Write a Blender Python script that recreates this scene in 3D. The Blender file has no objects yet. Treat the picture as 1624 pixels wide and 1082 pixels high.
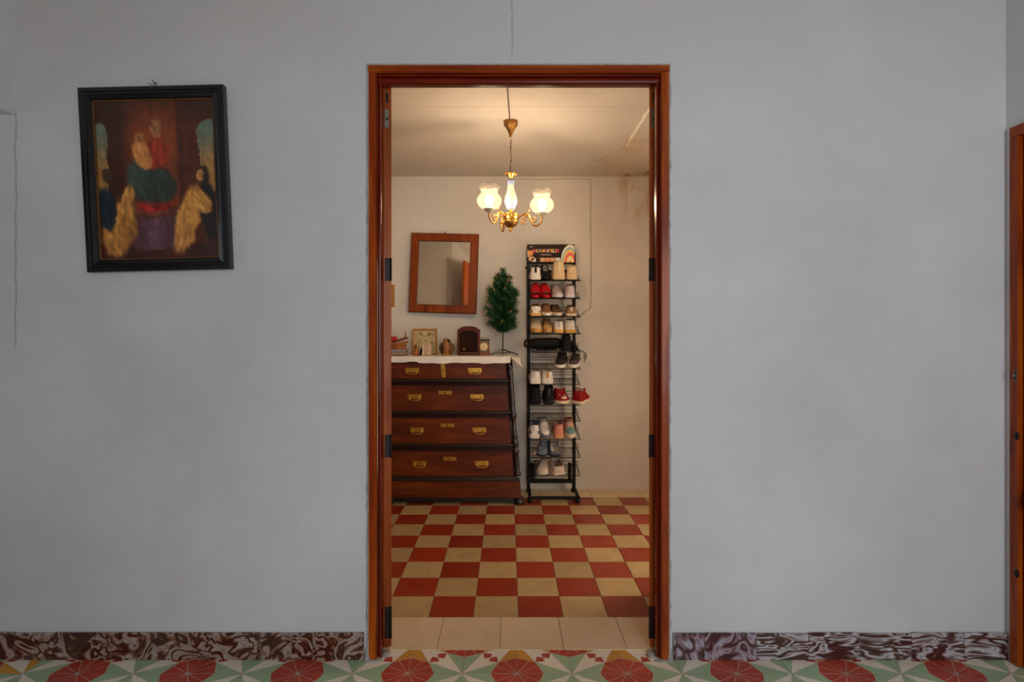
import bpy, math, random
from mathutils import Matrix, Vector, Euler, noise
random.seed(7)
PI = math.pi
scene = bpy.context.scene
COL = scene.collection

# ------------------------------------------------------------------ camera
F, CX, CY, CH = 875.0, 806.0, 530.0, 1.256          # pixels, eye height in metres
cam = bpy.data.cameras.new('camera'); cam_o = bpy.data.objects.new('camera', cam); COL.objects.link(cam_o)
cam.sensor_fit = 'HORIZONTAL'; cam.sensor_width = 36.0; cam.lens = 36.0 * F / 1624
cam.shift_x = (812 - CX) / 1624; cam.shift_y = -(541 - CY) / 1624
cam.clip_start = 0.02
cam_o.location = (0, 0, CH); cam_o.rotation_euler = (PI / 2, 0, 0)
scene.camera = cam_o
# ------------------------------------------------------------------ world, window light, added fill, exposure
w = bpy.data.worlds.new('world'); scene.world = w; w.use_nodes = True
w.node_tree.nodes['Background'].inputs[0].default_value = (0.62, 0.70, 0.80, 1)
w.node_tree.nodes['Background'].inputs[1].default_value = 0.25
def area_light(name, loc, rot, sx, sy, power, col):
    l = bpy.data.lights.new(name, 'AREA'); l.shape = 'RECTANGLE'; l.size = sx; l.size_y = sy
    l.energy = power; l.color = col
    o = bpy.data.objects.new(name, l); COL.objects.link(o); o.location = loc; o.rotation_euler = rot
    return o
area_light('window_daylight', (0.95, -1.72, 1.45), (PI / 2, 0, 0), 1.4, 1.6, 71, (0.82, 0.915, 1.0))
area_light('side_room_daylight', (-3.35, 1.1, 1.35), (0, -PI / 2, 0), 1.2, 1.2, 5, (0.90, 0.94, 1.0))
area_light('far_room_fill', (1.70, 3.03, 0.98), (0, PI / 2, 0), 1.7, 0.72, 23, (1.0, 0.81, 0.60))  # added warm fill that evens out the far room, source unseen
vs = scene.view_settings
vs.view_transform = 'Standard'; vs.look = 'None'; vs.gamma = 1.0; vs.use_curve_mapping = False
vs.exposure = 0.0
scene.cycles.max_bounces = 8

# ------------------------------------------------------------------ helpers
def at(x, y, Y):
    return Vector(((x - CX) * Y / F, Y, CH - (y - CY) * Y / F))
def lin(c):
    return c / 12.92 if c <= 0.04045 else ((c + 0.055) / 1.055) ** 2.4
def rgb(r, g, b):
    return (lin(r / 255), lin(g / 255), lin(b / 255), 1)

class MB:
    def __init__(s): s.v = []; s.f = []; s.m = []; s.s = []
    def add(s, vs, fs, mi=0, sm=False):
        o = len(s.v); s.v += [tuple(p) for p in vs]
        for f in fs:
            s.f.append(tuple(i + o for i in f)); s.m.append(mi); s.s.append(sm)
    def box(s, x0, x1, y0, y1, z0, z1, mi=0):
        s.add([(x0,y0,z0),(x1,y0,z0),(x1,y1,z0),(x0,y1,z0),(x0,y0,z1),(x1,y0,z1),(x1,y1,z1),(x0,y1,z1)],
              [(0,3,2,1),(4,5,6,7),(0,1,5,4),(1,2,6,5),(2,3,7,6),(3,0,4,7)], mi)
    def cbox(s, x0, x1, y0, y1, z0, z1, b=0.003, mi=0, M=None):
        if x0 > x1: x0, x1 = x1, x0
        b = min(b, (x1-x0)/2.01, (y1-y0)/2.01, (z1-z0)/2.01)
        X = (x0, x1); Y = (y0, y1); Z = (z0, z1); vs = []; idx = {}
        for i in (0,1):
            for j in (0,1):
                for k in (0,1):
                    sx, sy, sz = (1,-1)[i]*b, (1,-1)[j]*b, (1,-1)[k]*b
                    for a, p in enumerate(((X[i], Y[j]+sy, Z[k]+sz), (X[i]+sx, Y[j], Z[k]+sz), (X[i]+sx, Y[j]+sy, Z[k]))):
                        idx[(i,j,k,a)] = len(vs); vs.append(p)
        fs = []
        for i in (0,1):
            q = [idx[(i,0,0,0)], idx[(i,1,0,0)], idx[(i,1,1,0)], idx[(i,0,1,0)]]; fs.append(q if i else q[::-1])
            q = [idx[(0,i,0,1)], idx[(1,i,0,1)], idx[(1,i,1,1)], idx[(0,i,1,1)]]; fs.append(q[::-1] if i else q)
            q = [idx[(0,0,i,2)], idx[(1,0,i,2)], idx[(1,1,i,2)], idx[(0,1,i,2)]]; fs.append(q if i else q[::-1])
        for i in (0,1):
            for j in (0,1):
                q = [idx[(i,j,0,0)], idx[(i,j,0,1)], idx[(i,j,1,1)], idx[(i,j,1,0)]]; fs.append(q if (i+j) % 2 else q[::-1])
                q = [idx[(0,i,j,1)], idx[(0,i,j,2)], idx[(1,i,j,2)], idx[(1,i,j,1)]]; fs.append(q if (i+j) % 2 else q[::-1])
                q = [idx[(i,0,j,0)], idx[(i,0,j,2)], idx[(i,1,j,2)], idx[(i,1,j,0)]]; fs.append(q[::-1] if (i+j) % 2 else q)
                for k in (0,1):
                    q = [idx[(i,j,k,0)], idx[(i,j,k,1)], idx[(i,j,k,2)]]; fs.append(q if (i+j+k) % 2 else q[::-1])
        if M is not None: vs = [M @ Vector(p) for p in vs]
        s.add(vs, fs, mi)
    def prism(s, poly, lo, hi, axis='z', mi=0, M=None):
        n = len(poly)
        def P(p, h):
            return (p[0], p[1], h) if axis == 'z' else ((p[0], h, p[1]) if axis == 'y' else (h, p[0], p[1]))
        vs = [P(p, lo) for p in poly] + [P(p, hi) for p in poly]
        if M is not None: vs = [M @ Vector(p) for p in vs]
        s.add(vs, [tuple(range(n))[::-1], tuple(range(n, 2*n))] + [(i, (i+1) % n, n+(i+1) % n, n+i) for i in range(n)], mi)
    def lathe(s, prof, n=20, M=None, mi=0, sm=True, caps=True):
        vs = []
        for r, z in prof:
            for i in range(n):
                a = 2*PI*i/n; vs.append(Vector((r*math.cos(a), r*math.sin(a), z)))
        if M is not None: vs = [M @ p for p in vs]
        fs = []
        for k in range(len(prof)-1):
            for i in range(n):
                j = (i+1) % n; fs.append((k*n+i, k*n+j, (k+1)*n+j, (k+1)*n+i))
        s.add(vs, fs, mi, sm)
        if caps:
            o = len(s.v) - len(vs)
            for k, rev in ((0, True), (len(prof)-1, False)):
                if prof[k][0] > 1e-5:
                    q = [o+k*n+i for i in range(n)]
                    s.f.append(tuple(q[::-1] if rev else q)); s.m.append(mi); s.s.append(False)
    def tube(s, path, r, n=8, closed=False, mi=0, sm=True):
        path = [Vector(p) for p in path]; m = len(path)
        rr = r if isinstance(r, (list, tuple)) else [r]*m
        up = None; rings = []
        for i, p in enumerate(path):
            if closed: t = path[(i+1) % m] - path[i-1]
            else: t = path[min(i+1, m-1)] - path[max(i-1, 0)]
            t.normalize()
            if up is None:
                up = Vector((0,0,1)) if abs(t.z) < 0.9 else Vector((1,0,0))
            up = (up - t*up.dot(t)); up.normalize()
            b = t.cross(up)
            rings.append([p + rr[i]*(up*math.cos(2*PI*k/n) + b*math.sin(2*PI*k/n)) for k in range(n)])
        s.loft(rings, closed_path=closed, mi=mi, sm=sm)
    def loft(s, rings, closed_path=False, mi=0, sm=True, caps=True):
        n = len(rings[0]); vs = [p for r in rings for p in r]; fs = []; m = len(rings)
        for k in range(m if closed_path else m-1):
            k2 = (k+1) % m
            for i in range(n):
                j = (i+1) % n; fs.append((k*n+i, k2*n+i, k2*n+j, k*n+j))
        if not closed_path and caps:
            fs.append(tuple(range(n))); fs.append(tuple(range((m-1)*n, m*n))[::-1])
        s.add(vs, fs, mi, sm)
    def grid(s, fn, nu, nv, mi=0, sm=True):
        vs = [fn(i/nu, j/nv) for j in range(nv+1) for i in range(nu+1)]
        s.add(vs, [(j*(nu+1)+i, j*(nu+1)+i+1, (j+1)*(nu+1)+i+1, (j+1)*(nu+1)+i) for j in range(nv) for i in range(nu)], mi, sm)
    def sphere(s, c, r, mi=0, n=12, m=8):
        c = Vector(c); r = r if isinstance(r, (tuple, list)) else (r, r, r)
        prof = [(math.sin(PI*k/m), -math.cos(PI*k/m)) for k in range(m+1)]
        prof[0] = (1e-4, -1); prof[-1] = (1e-4, 1)
        s.lathe(prof, n, Matrix.Translation(c) @ Matrix.Diagonal((r[0], r[1], r[2], 1)), mi)
    def shear(s, k, z0):
        s.v = [(x - k*(z - z0), y, z) for x, y, z in s.v]
    def mesh(s, name, mats):
        me = bpy.data.meshes.new(name); me.from_pydata(s.v, [], s.f)
        for m in (mats if isinstance(mats, (list, tuple)) else [mats]): me.materials.append(m)
        me.polygons.foreach_set('material_index', s.m); me.polygons.foreach_set('use_smooth', s.s)
        me.update(); return me
    def build(s, name, mats, parent=None, loc=None, rot=None):
        return link(name, s.mesh(name, mats), parent, loc, rot)

def link(name, data, parent=None, loc=None, rot=None):
    o = bpy.data.objects.new(name, data); COL.objects.link(o)
    if parent: o.parent = parent
    if loc is not None: o.location = loc
    if rot is not None: o.rotation_euler = rot
    return o
def tag(o, label, cat, group=None):
    o['label'] = label; o['category'] = cat
    if group: o['group'] = group
    return o
def thing(name, label, cat, loc=(0,0,0), rot=(0,0,0), group=None):
    return tag(link(name, None, None, loc, rot), label, cat, group)
def struct(o, label=None, cat=None):
    o['kind'] = 'structure'
    if label: o['label'] = label
    if cat: o['category'] = cat
    return o

# ------------------------------------------------------------------ materials
class NT:
    def __init__(s, name):
        s.mat = bpy.data.materials.new(name); s.mat.use_nodes = True; s.nt = s.mat.node_tree
        s.b = s.nt.nodes['Principled BSDF']; s.out = s.nt.nodes['Material Output']
    def n(s, t, **kw):
        nd = s.nt.nodes.new(t)
        for k, v in kw.items():
            if isinstance(k, str) and hasattr(nd, k): setattr(nd, k, v)
        return nd
    def l(s, a, b): s.nt.links.new(a, b)
    def val(s, nd, i, v):
        if hasattr(v, 'is_linked') or isinstance(v, bpy.types.NodeSocket): s.l(v, nd.inputs[i])
        else: nd.inputs[i].default_value = v
    def math(s, op, a, b=0.0, clamp=False):
        nd = s.n('ShaderNodeMath'); nd.operation = op; nd.use_clamp = clamp
        s.val(nd, 0, a); s.val(nd, 1, b); return nd.outputs[0]
    def mix(s, f, a, b, mode='MIX'):
        nd = s.n('ShaderNodeMixRGB'); nd.blend_type = mode
        s.val(nd, 0, f); s.val(nd, 1, a); s.val(nd, 2, b); return nd.outputs[0]
    def coord(s, scale=(1,1,1), which='Object', rnd=False):
        tc = s.n('ShaderNodeTexCoord'); mp = s.n('ShaderNodeMapping'); s.l(tc.outputs[which], mp.inputs[0])
        mp.inputs['Scale'].default_value = scale
        if rnd:
            oi = s.n('ShaderNodeObjectInfo'); m = s.math('MULTIPLY', oi.outputs['Random'], 37.0)
            cb = s.n('ShaderNodeCombineXYZ'); s.l(m, cb.inputs[0]); s.l(m, cb.inputs[1]); s.l(m, cb.inputs[2])
            s.l(cb.outputs[0], mp.inputs['Location'])
        return mp.outputs[0]
    def noise(s, vec, scale, detail=4, rough=0.55, dist=0.0):
        nd = s.n('ShaderNodeTexNoise'); s.l(vec, nd.inputs['Vector'])
        nd.inputs['Scale'].default_value = scale; nd.inputs['Detail'].default_value = detail
        nd.inputs['Roughness'].default_value = rough; nd.inputs['Distortion'].default_value = dist
        return nd.outputs['Fac']
    def ramp(s, f, stops):
        nd = s.n('ShaderNodeValToRGB'); cr = nd.color_ramp
        cr.elements[0].position = stops[0][0]; cr.elements[0].color = stops[0][1]
        cr.elements[1].position = stops[-1][0]; cr.elements[1].color = stops[-1][1]
        for p, c in stops[1:-1]:
            e = cr.elements.new(p); e.color = c
        s.l(f, nd.inputs[0]); return nd.outputs[0]
    def ss(s, f, lo, hi):
        nd = s.n('ShaderNodeMapRange'); nd.interpolation_type = 'SMOOTHSTEP'
        s.val(nd, 0, f); nd.inputs[1].default_value = lo; nd.inputs[2].default_value = hi
        nd.inputs[3].default_value = 0; nd.inputs[4].default_value = 1; return nd.outputs[0]
    def bump(s, h, strength=0.2, dist=0.01):
        nd = s.n('ShaderNodeBump'); nd.inputs['Strength'].default_value = strength; nd.inputs['Distance'].default_value = dist
        s.l(h, nd.inputs['Height']); s.l(nd.outputs[0], s.b.inputs['Normal'])
    def fin(s, col, rough=0.5, metal=0.0, coat=0.0, spec=None):
        s.val(s.b, 'Base Color', col); s.val(s.b, 'Roughness', rough); s.b.inputs['Metallic'].default_value = metal
        s.b.inputs['Coat Weight'].default_value = coat; s.b.inputs['Coat Roughness'].default_value = 0.12
        if spec is not None: s.b.inputs['Specular IOR Level'].default_value = spec
        return s.mat
W1 = (1,1,1,1)
def plain(name, c, rough=0.6, metal=0.0, var=0.25, scale=18, coat=0.0, bump=0.0, bscale=120, spec=None):
    t = NT(name); v = t.coord(rnd=True); n = t.noise(v, scale, 5)
    d = tuple(x*(1-var) for x in c[:3]) + (1,); e = tuple(min(1, x*(1+var*0.7)) for x in c[:3]) + (1,)
    col = t.ramp(n, [(0.25, d), (0.75, e)])
    if bump: t.bump(t.noise(v, bscale, 3), bump, 0.004)
    return t.fin(col, rough, metal, coat, spec)
def wood(name, dark, mid, light, axis='z', rough=0.35, coat=0.5, rings=26, knots=True):
    t = NT(name); sc = [rings, rings, rings]; sc['xyz'.index(axis)] = 1.6
    v = t.coord(tuple(sc), rnd=True); n = t.noise(v, 1.0, 6, 0.6, 0.7)
    v2 = t.coord(tuple(x*5 for x in sc), rnd=True); n2 = t.noise(v2, 1.0, 3)
    f = t.math('ADD', t.math('MULTIPLY', n, 0.8), t.math('MULTIPLY', n2, 0.2))
    col = t.ramp(f, [(0.30, dark), (0.5, mid), (0.72, light)])
    if knots:
        sk = [9, 9, 9]; sk['xyz'.index(axis)] = 4.0
        k = t.ss(t.noise(t.coord(tuple(sk), rnd=True), 1.0, 1), 0.70, 0.78)
        col = t.mix(t.math('MULTIPLY', k, 0.8), col, tuple(x*0.25 for x in dark[:3]) + (1,))
    t.bump(f, 0.08, 0.002)
    return t.fin(col, rough, 0, coat, 0.2)

def make_plaster(name, base, front):
    t = NT(name); v = t.coord()
    big = t.noise(v, 1.1, 5, 0.6); med = t.noise(v, 4.5, 5, 0.6, 0.4); fine = t.noise(v, 60, 4)
    lo = tuple(x*0.84 for x in base[:3]) + (1,); hi = tuple(min(1, x*1.06) for x in base[:3]) + (1,)
    col = t.ramp(big, [(0.3, lo), (0.7, hi)])
    col = t.mix(t.math('MULTIPLY', t.ss(med, 0.48, 0.78), 0.10), col, tuple(x*0.7 for x in base[:3]) + (1,))
    sx = t.n('ShaderNodeSeparateXYZ'); t.l(v, sx.inputs[0]); x, y, z = sx.outputs
    wob = t.math('MULTIPLY', t.math('SUBTRACT', t.noise(v, 14, 4), 0.5), 0.02)
    def band(c, c0, wd):        # thin line at c = c0
        d = t.math('ABSOLUTE', t.math('SUBTRACT', t.math('ADD', c, wob), c0))
        return t.math('SUBTRACT', 1.0, t.ss(d, wd*0.4, wd))
    def rng(c, lo_, hi_, e=0.03):
        return t.math('MULTIPLY', t.ss(c, lo_-e, lo_+e), t.math('SUBTRACT', 1.0, t.ss(c, hi_-e, hi_+e)))
    def mul(*a):
        r = a[0]
        for q in a[1:]: r = t.math('MULTIPLY', r, q)
        return r
    def blob(cx, cz, rx, rz, u, wv):
        a = t.math('DIVIDE', t.math('SUBTRACT', u, cx), rx); b = t.math('DIVIDE', t.math('SUBTRACT', wv, cz), rz)
        d = t.math('ADD', t.math('MULTIPLY', a, a), t.math('MULTIPLY', b, b))
        return t.math('ADD', t.math('SQRT', d), t.math('MULTIPLY', t.math('SUBTRACT', med, 0.5), 1.6))
    if front == 'front':
        crack = mul(band(x, 0.015, 0.004), rng(z, 2.33, 2.9)); col = t.mix(t.math('MULTIPLY', crack, 0.35), col, rgb(90, 84, 78))
        dirt = t.math('SUBTRACT', 1.0, t.ss(blob(-1.5, 1.1, 0.16, 0.22, x, z), 0.3, 1.3))
        dirt2 = t.math('SUBTRACT', 1.0, t.ss(blob(-1.27, 0.38, 0.12, 0.3, x, z), 0.3, 1.3))
        col = t.mix(t.math('MULTIPLY', t.math('MAXIMUM', dirt, dirt2), 0.08), col, rgb(120, 104, 88))
        warm_bounce = t.ss(z, 1.9, 2.6); col = t.mix(t.math('MULTIPLY', mul(warm_bounce, t.ss(big, 0.35, 0.6)), 0.22), col, rgb(160, 138, 122))  # brown tint of light bounced off the ceiling, painted into the upper wall
        c2 = mul(band(x, -1.905, 0.005), rng(z, 1.2, 2.12)); col = t.mix(t.math('MULTIPLY', c2, 0.35), col, rgb(70, 66, 62))
    if front == 'ceil':
        line = mul(band(x, 0.80, 0.012), rng(y, 2.7, 3.75)); col = t.mix(t.math('MULTIPLY', line, 0.8), col, rgb(250, 240, 222))
        crack = mul(band(y, 3.10, 0.006), rng(x, -0.55, 0.75, 0.3)); col = t.mix(t.math('MULTIPLY', crack, 0.30), col, rgb(120, 90, 60))
        b = blob(1.15, 4.25, 0.46, 0.80, x, y)
        area = t.math('SUBTRACT', 1.0, t.ss(b, 0.92, 1.0)); edge = mul(t.ss(b, 0.72, 0.99), area)
        col = t.mix(t.math('MULTIPLY', area, 0.30), col, rgb(205, 172, 128)); col = t.mix(t.math('MULTIPLY', edge, 0.32), col, rgb(165, 115, 65))
        core = mul(t.math('SUBTRACT', 1.0, t.ss(blob(1.1, 4.40, 0.30, 0.10, x, y), 0.5, 1.0)), t.ss(t.noise(v, 9, 5), 0.45, 0.6))
        col = t.mix(t.math('MULTIPLY', core, 0.8), col, rgb(125, 80, 40))
    if front == 'far':
        vd = t.coord((7, 1, 0.9)); dn = t.noise(vd, 1.0, 5, 0.6, 0.6)
        fall = mul(t.math('SUBTRACT', 1.0, t.ss(blob(1.08, 2.55, 0.24, 0.42, x, z), 0.45, 1.05)), t.ss(dn, 0.46, 0.56))
        col = t.mix(t.math('MULTIPLY', fall, 0.65), col, rgb(190, 140, 85))
        low_fade = mul(t.ss(z, 0.0, 0.9)); col = t.mix(t.math('MULTIPLY', t.math('SUBTRACT', 1.0, low_fade), 0.18), col, rgb(170, 158, 140))  # wall colour mixed darker towards the bottom
    t.bump(t.math('ADD', t.math('MULTIPLY', fine, 0.25), med), 0.25, 0.012)
    return t.fin(col, 0.85, 0, 0, 0.25)

M = {}
M['wall_front'] = make_plaster('plaster_front', rgb(212, 212, 213), 'front')
M['wall_plain'] = make_plaster('plaster_plain', rgb(214, 214, 213), '')
M['ceil_front'] = make_plaster('plaster_ceiling_front', rgb(188, 174, 158), '')
M['wall_far'] = make_plaster('plaster_far', rgb(222, 213, 200), 'far')
M['ceil_far'] = make_plaster('plaster_ceiling_far', rgb(200, 190, 176), 'ceil')
M['rough_plaster'] = plain('rough_plaster', rgb(170, 165, 158), 0.9, var=0.4, scale=40, bump=0.6)
M['grout'] = plain('grout', rgb(150, 130, 105), 0.9)
M['casing'] = wood('casing_wood', rgb(98, 28, 0), rgb(146, 56, 4), rgb(186, 94, 14), 'z', 0.34, 0.25)
M['casing_h'] = wood('casing_wood_crosswise', rgb(98, 28, 0), rgb(146, 56, 4), rgb(186, 94, 14), 'x', 0.34, 0.25)
M['bead'] = wood('bead_wood', rgb(64, 7, 0), rgb(98, 18, 0), rgb(130, 38, 4), 'z', 0.25, 0.4, knots=False)
M['bead_h'] = wood('bead_wood_crosswise', rgb(64, 7, 0), rgb(98, 18, 0), rgb(130, 38, 4), 'x', 0.25, 0.4, knots=False)
M['leaf'] = wood('leaf_wood', rgb(112, 40, 4), rgb(154, 70, 10), rgb(184, 98, 22), 'z', 0.45, 0.05)
M['walnut'] = wood('walnut', rgb(54, 17, 0), rgb(92, 36, 3), rgb(122, 56, 10), 'x', 0.38, 0.12, rings=14, knots=False)
M['walnut_z'] = wood('walnut_upright', rgb(36, 9, 0), rgb(62, 18, 2), rgb(88, 32, 5), 'z', 0.38, 0.12, rings=14, knots=False)
M['ebony'] = plain('ebonised_wood', rgb(32, 15, 9), 0.34, coat=0.15)
M['mirror_wood'] = wood('mirror_wood', rgb(90, 34, 4), rgb(130, 56, 9), rgb(156, 78, 20), 'z', 0.45, 0.05, knots=False)
M['clock_wood'] = wood('clock_wood', rgb(50, 14, 2), rgb(78, 25, 6), rgb(104, 38, 12), 'z', 0.45, 0.08, knots=False)
M['brass'] = plain('brass', rgb(214, 160, 70), 0.3, 1.0, var=0.3, scale=60)
M['old_brass'] = plain('old_brass', rgb(176, 128, 66), 0.38, 1.0, var=0.5, scale=120, bump=0.4, bscale=200)
M['steel'] = plain('dull_steel', rgb(120, 116, 108), 0.45, 1.0, var=0.4)
M['iron'] = plain('dark_iron', rgb(38, 30, 26), 0.5, 0.6, var=0.4)
M['black_metal'] = plain('black_metal', rgb(13, 12, 12), 0.5, 0.0, spec=0.25)
M['black'] = plain('black', rgb(10, 9, 9), 0.7, spec=0.2)
M['black_lacquer'] = plain('black_lacquer', rgb(10, 10, 13), 0.3, coat=0.2, var=0.5)
M['gilt'] = plain('worn_gilt', rgb(120, 78, 40), 0.45, 0.4, var=0.6, scale=60)
M['white'] = plain('white_plastic', rgb(220, 212, 200), 0.5)
M['cable'] = plain('cable_sheath', rgb(200, 184, 160), 0.6)
M['dark_cable'] = plain('dark_cable', rgb(60, 48, 40), 0.6)
M['cloth'] = plain('white_cloth', rgb(232, 222, 208), 0.9, var=0.06, scale=60, bump=0.2, bscale=300)
M['gold_wood'] = plain('gold_wood', rgb(172, 116, 46), 0.45, var=0.3, scale=30)
M['porcelain'] = plain('porcelain', rgb(186, 174, 152), 0.3, coat=0.2, var=0.05)
M['porcelain_blue'] = plain('porcelain_blue', rgb(128, 140, 176), 0.3, coat=0.2, var=0.1)

def tile_mat(name, base, spread, stain, rough=0.35, coat=0.04):
    t = NT(name); v = t.coord(rnd=True); oi = t.n('ShaderNodeObjectInfo')
    lo = tuple(x*(1-spread) for x in base[:3]) + (1,); hi = tuple(min(1, x*(1+spread)) for x in base[:3]) + (1,)
    col = t.mix(oi.outputs['Random'], lo, hi)
    n = t.noise(v, 7, 5, 0.6, 0.5)
    col = t.mix(t.math('MULTIPLY', t.ss(n, 0.45, 0.75), 0.45), col, stain)
    n2 = t.noise(v, 30, 4)
    col = t.mix(t.math('MULTIPLY', t.ss(n2, 0.55, 0.8), 0.25), col, tuple(x*0.7 for x in base[:3]) + (1,))
    t.bump(n2, 0.05, 0.002)
    return t.fin(col, t.ramp(n, [(0.3, (rough-0.08,)*3 + (1,)), (0.7, (rough+0.15,)*3 + (1,))]), 0, coat)
M['tile_red'] = tile_mat('tile_red', rgb(150, 48, 18), 0.18, rgb(118, 34, 14))
M['tile_buff'] = tile_mat('tile_buff', rgb(186, 156, 108), 0.12, rgb(150, 120, 76))
M['tile_cream'] = tile_mat('tile_cream', rgb(222, 196, 158), 0.07, rgb(206, 172, 128))
M['c_base'] = plain('cement_line', rgb(208, 196, 178), 0.45)
M['c_red'] = tile_mat('cement_red', rgb(184, 66, 46), 0.10, rgb(158, 56, 40), 0.4)
M['c_green'] = tile_mat('cement_green', rgb(164, 188, 148), 0.07, rgb(144, 172, 132), 0.4)
M['c_cream'] = tile_mat('cement_cream', rgb(240, 228, 210), 0.04, rgb(220, 202, 178), 0.4)
M['c_yellow'] = tile_mat('cement_yellow', rgb(212, 150, 54), 0.08, rgb(188, 126, 42), 0.4)
def marble(name, cols, sc, dist):
    t = NT(name); v = t.coord(sc, rnd=True)
    n0 = t.noise(v, 0.9, 2, 0.45, dist)
    f = t.math('ADD', t.math('MULTIPLY', t.math('SINE', t.math('MULTIPLY', n0, 34.0)), 0.36), 0.32)
    f = t.math('ADD', f, t.math('MULTIPLY', t.noise(v, 1.6, 5, 0.6), 0.36))
    col = t.ramp(f, [(0.22, cols[0]), (0.42, cols[1]), (0.62, cols[2]), (0.82, cols[3]), (0.90, cols[1])])
    return t.fin(col, 0.18, 0, 0.3)
M['marble_brown'] = marble('marble_brown', [rgb(66, 32, 22), rgb(112, 68, 50), rgb(140, 108, 92), rgb(168, 154, 146)], (9, 9, 11), 1.5)
M['marble_violet'] = marble('marble_violet', [rgb(70, 40, 40), rgb(122, 92, 98), rgb(134, 108, 118), rgb(170, 164, 176)], (12, 12, 8), 0.8)
M['marble_streak'] = marble('marble_streak', [rgb(70, 40, 36), rgb(122, 96, 92), rgb(150, 138, 138), rgb(196, 194, 200)], (7, 10, 26), 1.0)

def glass_mat(name, rough=0.02, tint=(1,1,1,1)):
    t = NT(name); nt = t.nt
    tr = t.n('ShaderNodeBsdfTransparent'); tr.inputs[0].default_value = tint
    gl = t.n('ShaderNodeBsdfGlossy'); gl.inputs['Roughness'].default_value = rough
    fr = t.n('ShaderNodeFresnel'); fr.inputs[0].default_value = 1.34
    mx = t.n('ShaderNodeMixShader'); ge = t.n('ShaderNodeNewGeometry')      # reflect at the outer face only, as a thin sheet does
    t.l(t.math('MULTIPLY', fr.outputs[0], t.math('SUBTRACT', 1.0, ge.outputs['Backfacing'])), mx.inputs[0]); t.l(tr.outputs[0], mx.inputs[1]); t.l(gl.outputs[0], mx.inputs[2])
    t.l(mx.outputs[0], t.out.inputs[0]); return t.mat
M['pane'] = glass_mat('pane_glass', 0.03, (0.96, 0.96, 0.95, 1))
def shade_mat(k=1.0):
    t = NT('frosted_shade')
    tr = t.n('ShaderNodeBsdfTransparent'); tr.inputs[0].default_value = (1, 0.95, 0.86, 1)
    tl = t.n('ShaderNodeBsdfTranslucent'); tl.inputs[0].default_value = (0.45, 0.40, 0.32, 1)
    df = t.n('ShaderNodeBsdfDiffuse'); df.inputs[0].default_value = (0.5, 0.46, 0.38, 1)
    gl = t.n('ShaderNodeBsdfGlossy'); gl.inputs['Roughness'].default_value = 0.15
    v = t.coord(); ribs = t.noise(v, 90, 2)
    m1 = t.n('ShaderNodeMixShader'); m1.inputs[0].default_value = 0.4; t.l(tl.outputs[0], m1.inputs[1]); t.l(df.outputs[0], m1.inputs[2])
    m2 = t.n('ShaderNodeMixShader'); m2.inputs[0].default_value = 0.12; t.l(m1.outputs[0], m2.inputs[1]); t.l(gl.outputs[0], m2.inputs[2])
    m3 = t.n('ShaderNodeMixShader'); t.l(t.ramp(ribs, [(0.3, (0.045*k,)*3 + (1,)), (0.7, (0.085*k,)*3 + (1,))]), m3.inputs[0])
    t.l(tr.outputs[0], m3.inputs[1]); t.l(m2.outputs[0], m3.inputs[2]); t.l(m3.outputs[0], t.out.inputs[0])
    return t.mat
M['shade'] = shade_mat(); M['shade_frill'] = shade_mat(4.0)
def emit(name, c, s):
    t = NT(name); e = t.n('ShaderNodeEmission'); e.inputs[0].default_value = c; e.inputs[1].default_value = s
    t.l(e.outputs[0], t.out.inputs[0]); return t.mat
M['bulb'] = emit('lit_bulb', (1.0, 0.77, 0.53, 1), 335)
t_ = NT('mirror_silver'); M['mirror'] = t_.fin(t_.ramp(t_.noise(t_.coord(), 5, 5), [(0.3, (0.92, 0.90, 0.84, 1)), (0.7, (0.96, 0.94, 0.88, 1))]), 0.04, 1.0)
def vcol_mat(name, rough=0.5):
    t = NT(name); a = t.n('ShaderNodeVertexColor'); a.layer_name = 'print'
    n = t.noise(t.coord(), 40, 4)
    return t.fin(t.mix(t.math('MULTIPLY', n, 0.18), a.outputs[0], (0.02, 0.012, 0.006, 1)), rough)
M['print'] = vcol_mat('printed_paper')

def print_plane(name, w, h, nu, nv, fn, parent, loc):
    """upright printed sheet in the xz plane facing -y; fn(u,v) gives sRGB 0-255"""
    mb = MB(); mb.grid(lambda u, v: ((u-0.5)*w, 0, v*h), nu, nv, 0, False)
    me = mb.mesh(name, M['print']); ca = me.color_attributes.new('print', 'FLOAT_COLOR', 'POINT')
    k = 0
    for j in range(nv+1):
        for i in range(nu+1):
            c = fn(i/nu, j/nv); ca.data[k].color = rgb(*[max(0, min(255, q)) for q in c]); k += 1
    return link(name, me, parent, loc)
def mixc(a, b, f):
    f = max(0.0, min(1.0, f)); return tuple(p + (q-p)*f for p, q in zip(a, b))
def sst(x, a, b):
    q = max(0.0, min(1.0, (x-a)/(b-a))) if a != b else float(x > a); return q*q*(3-2*q)

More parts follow.
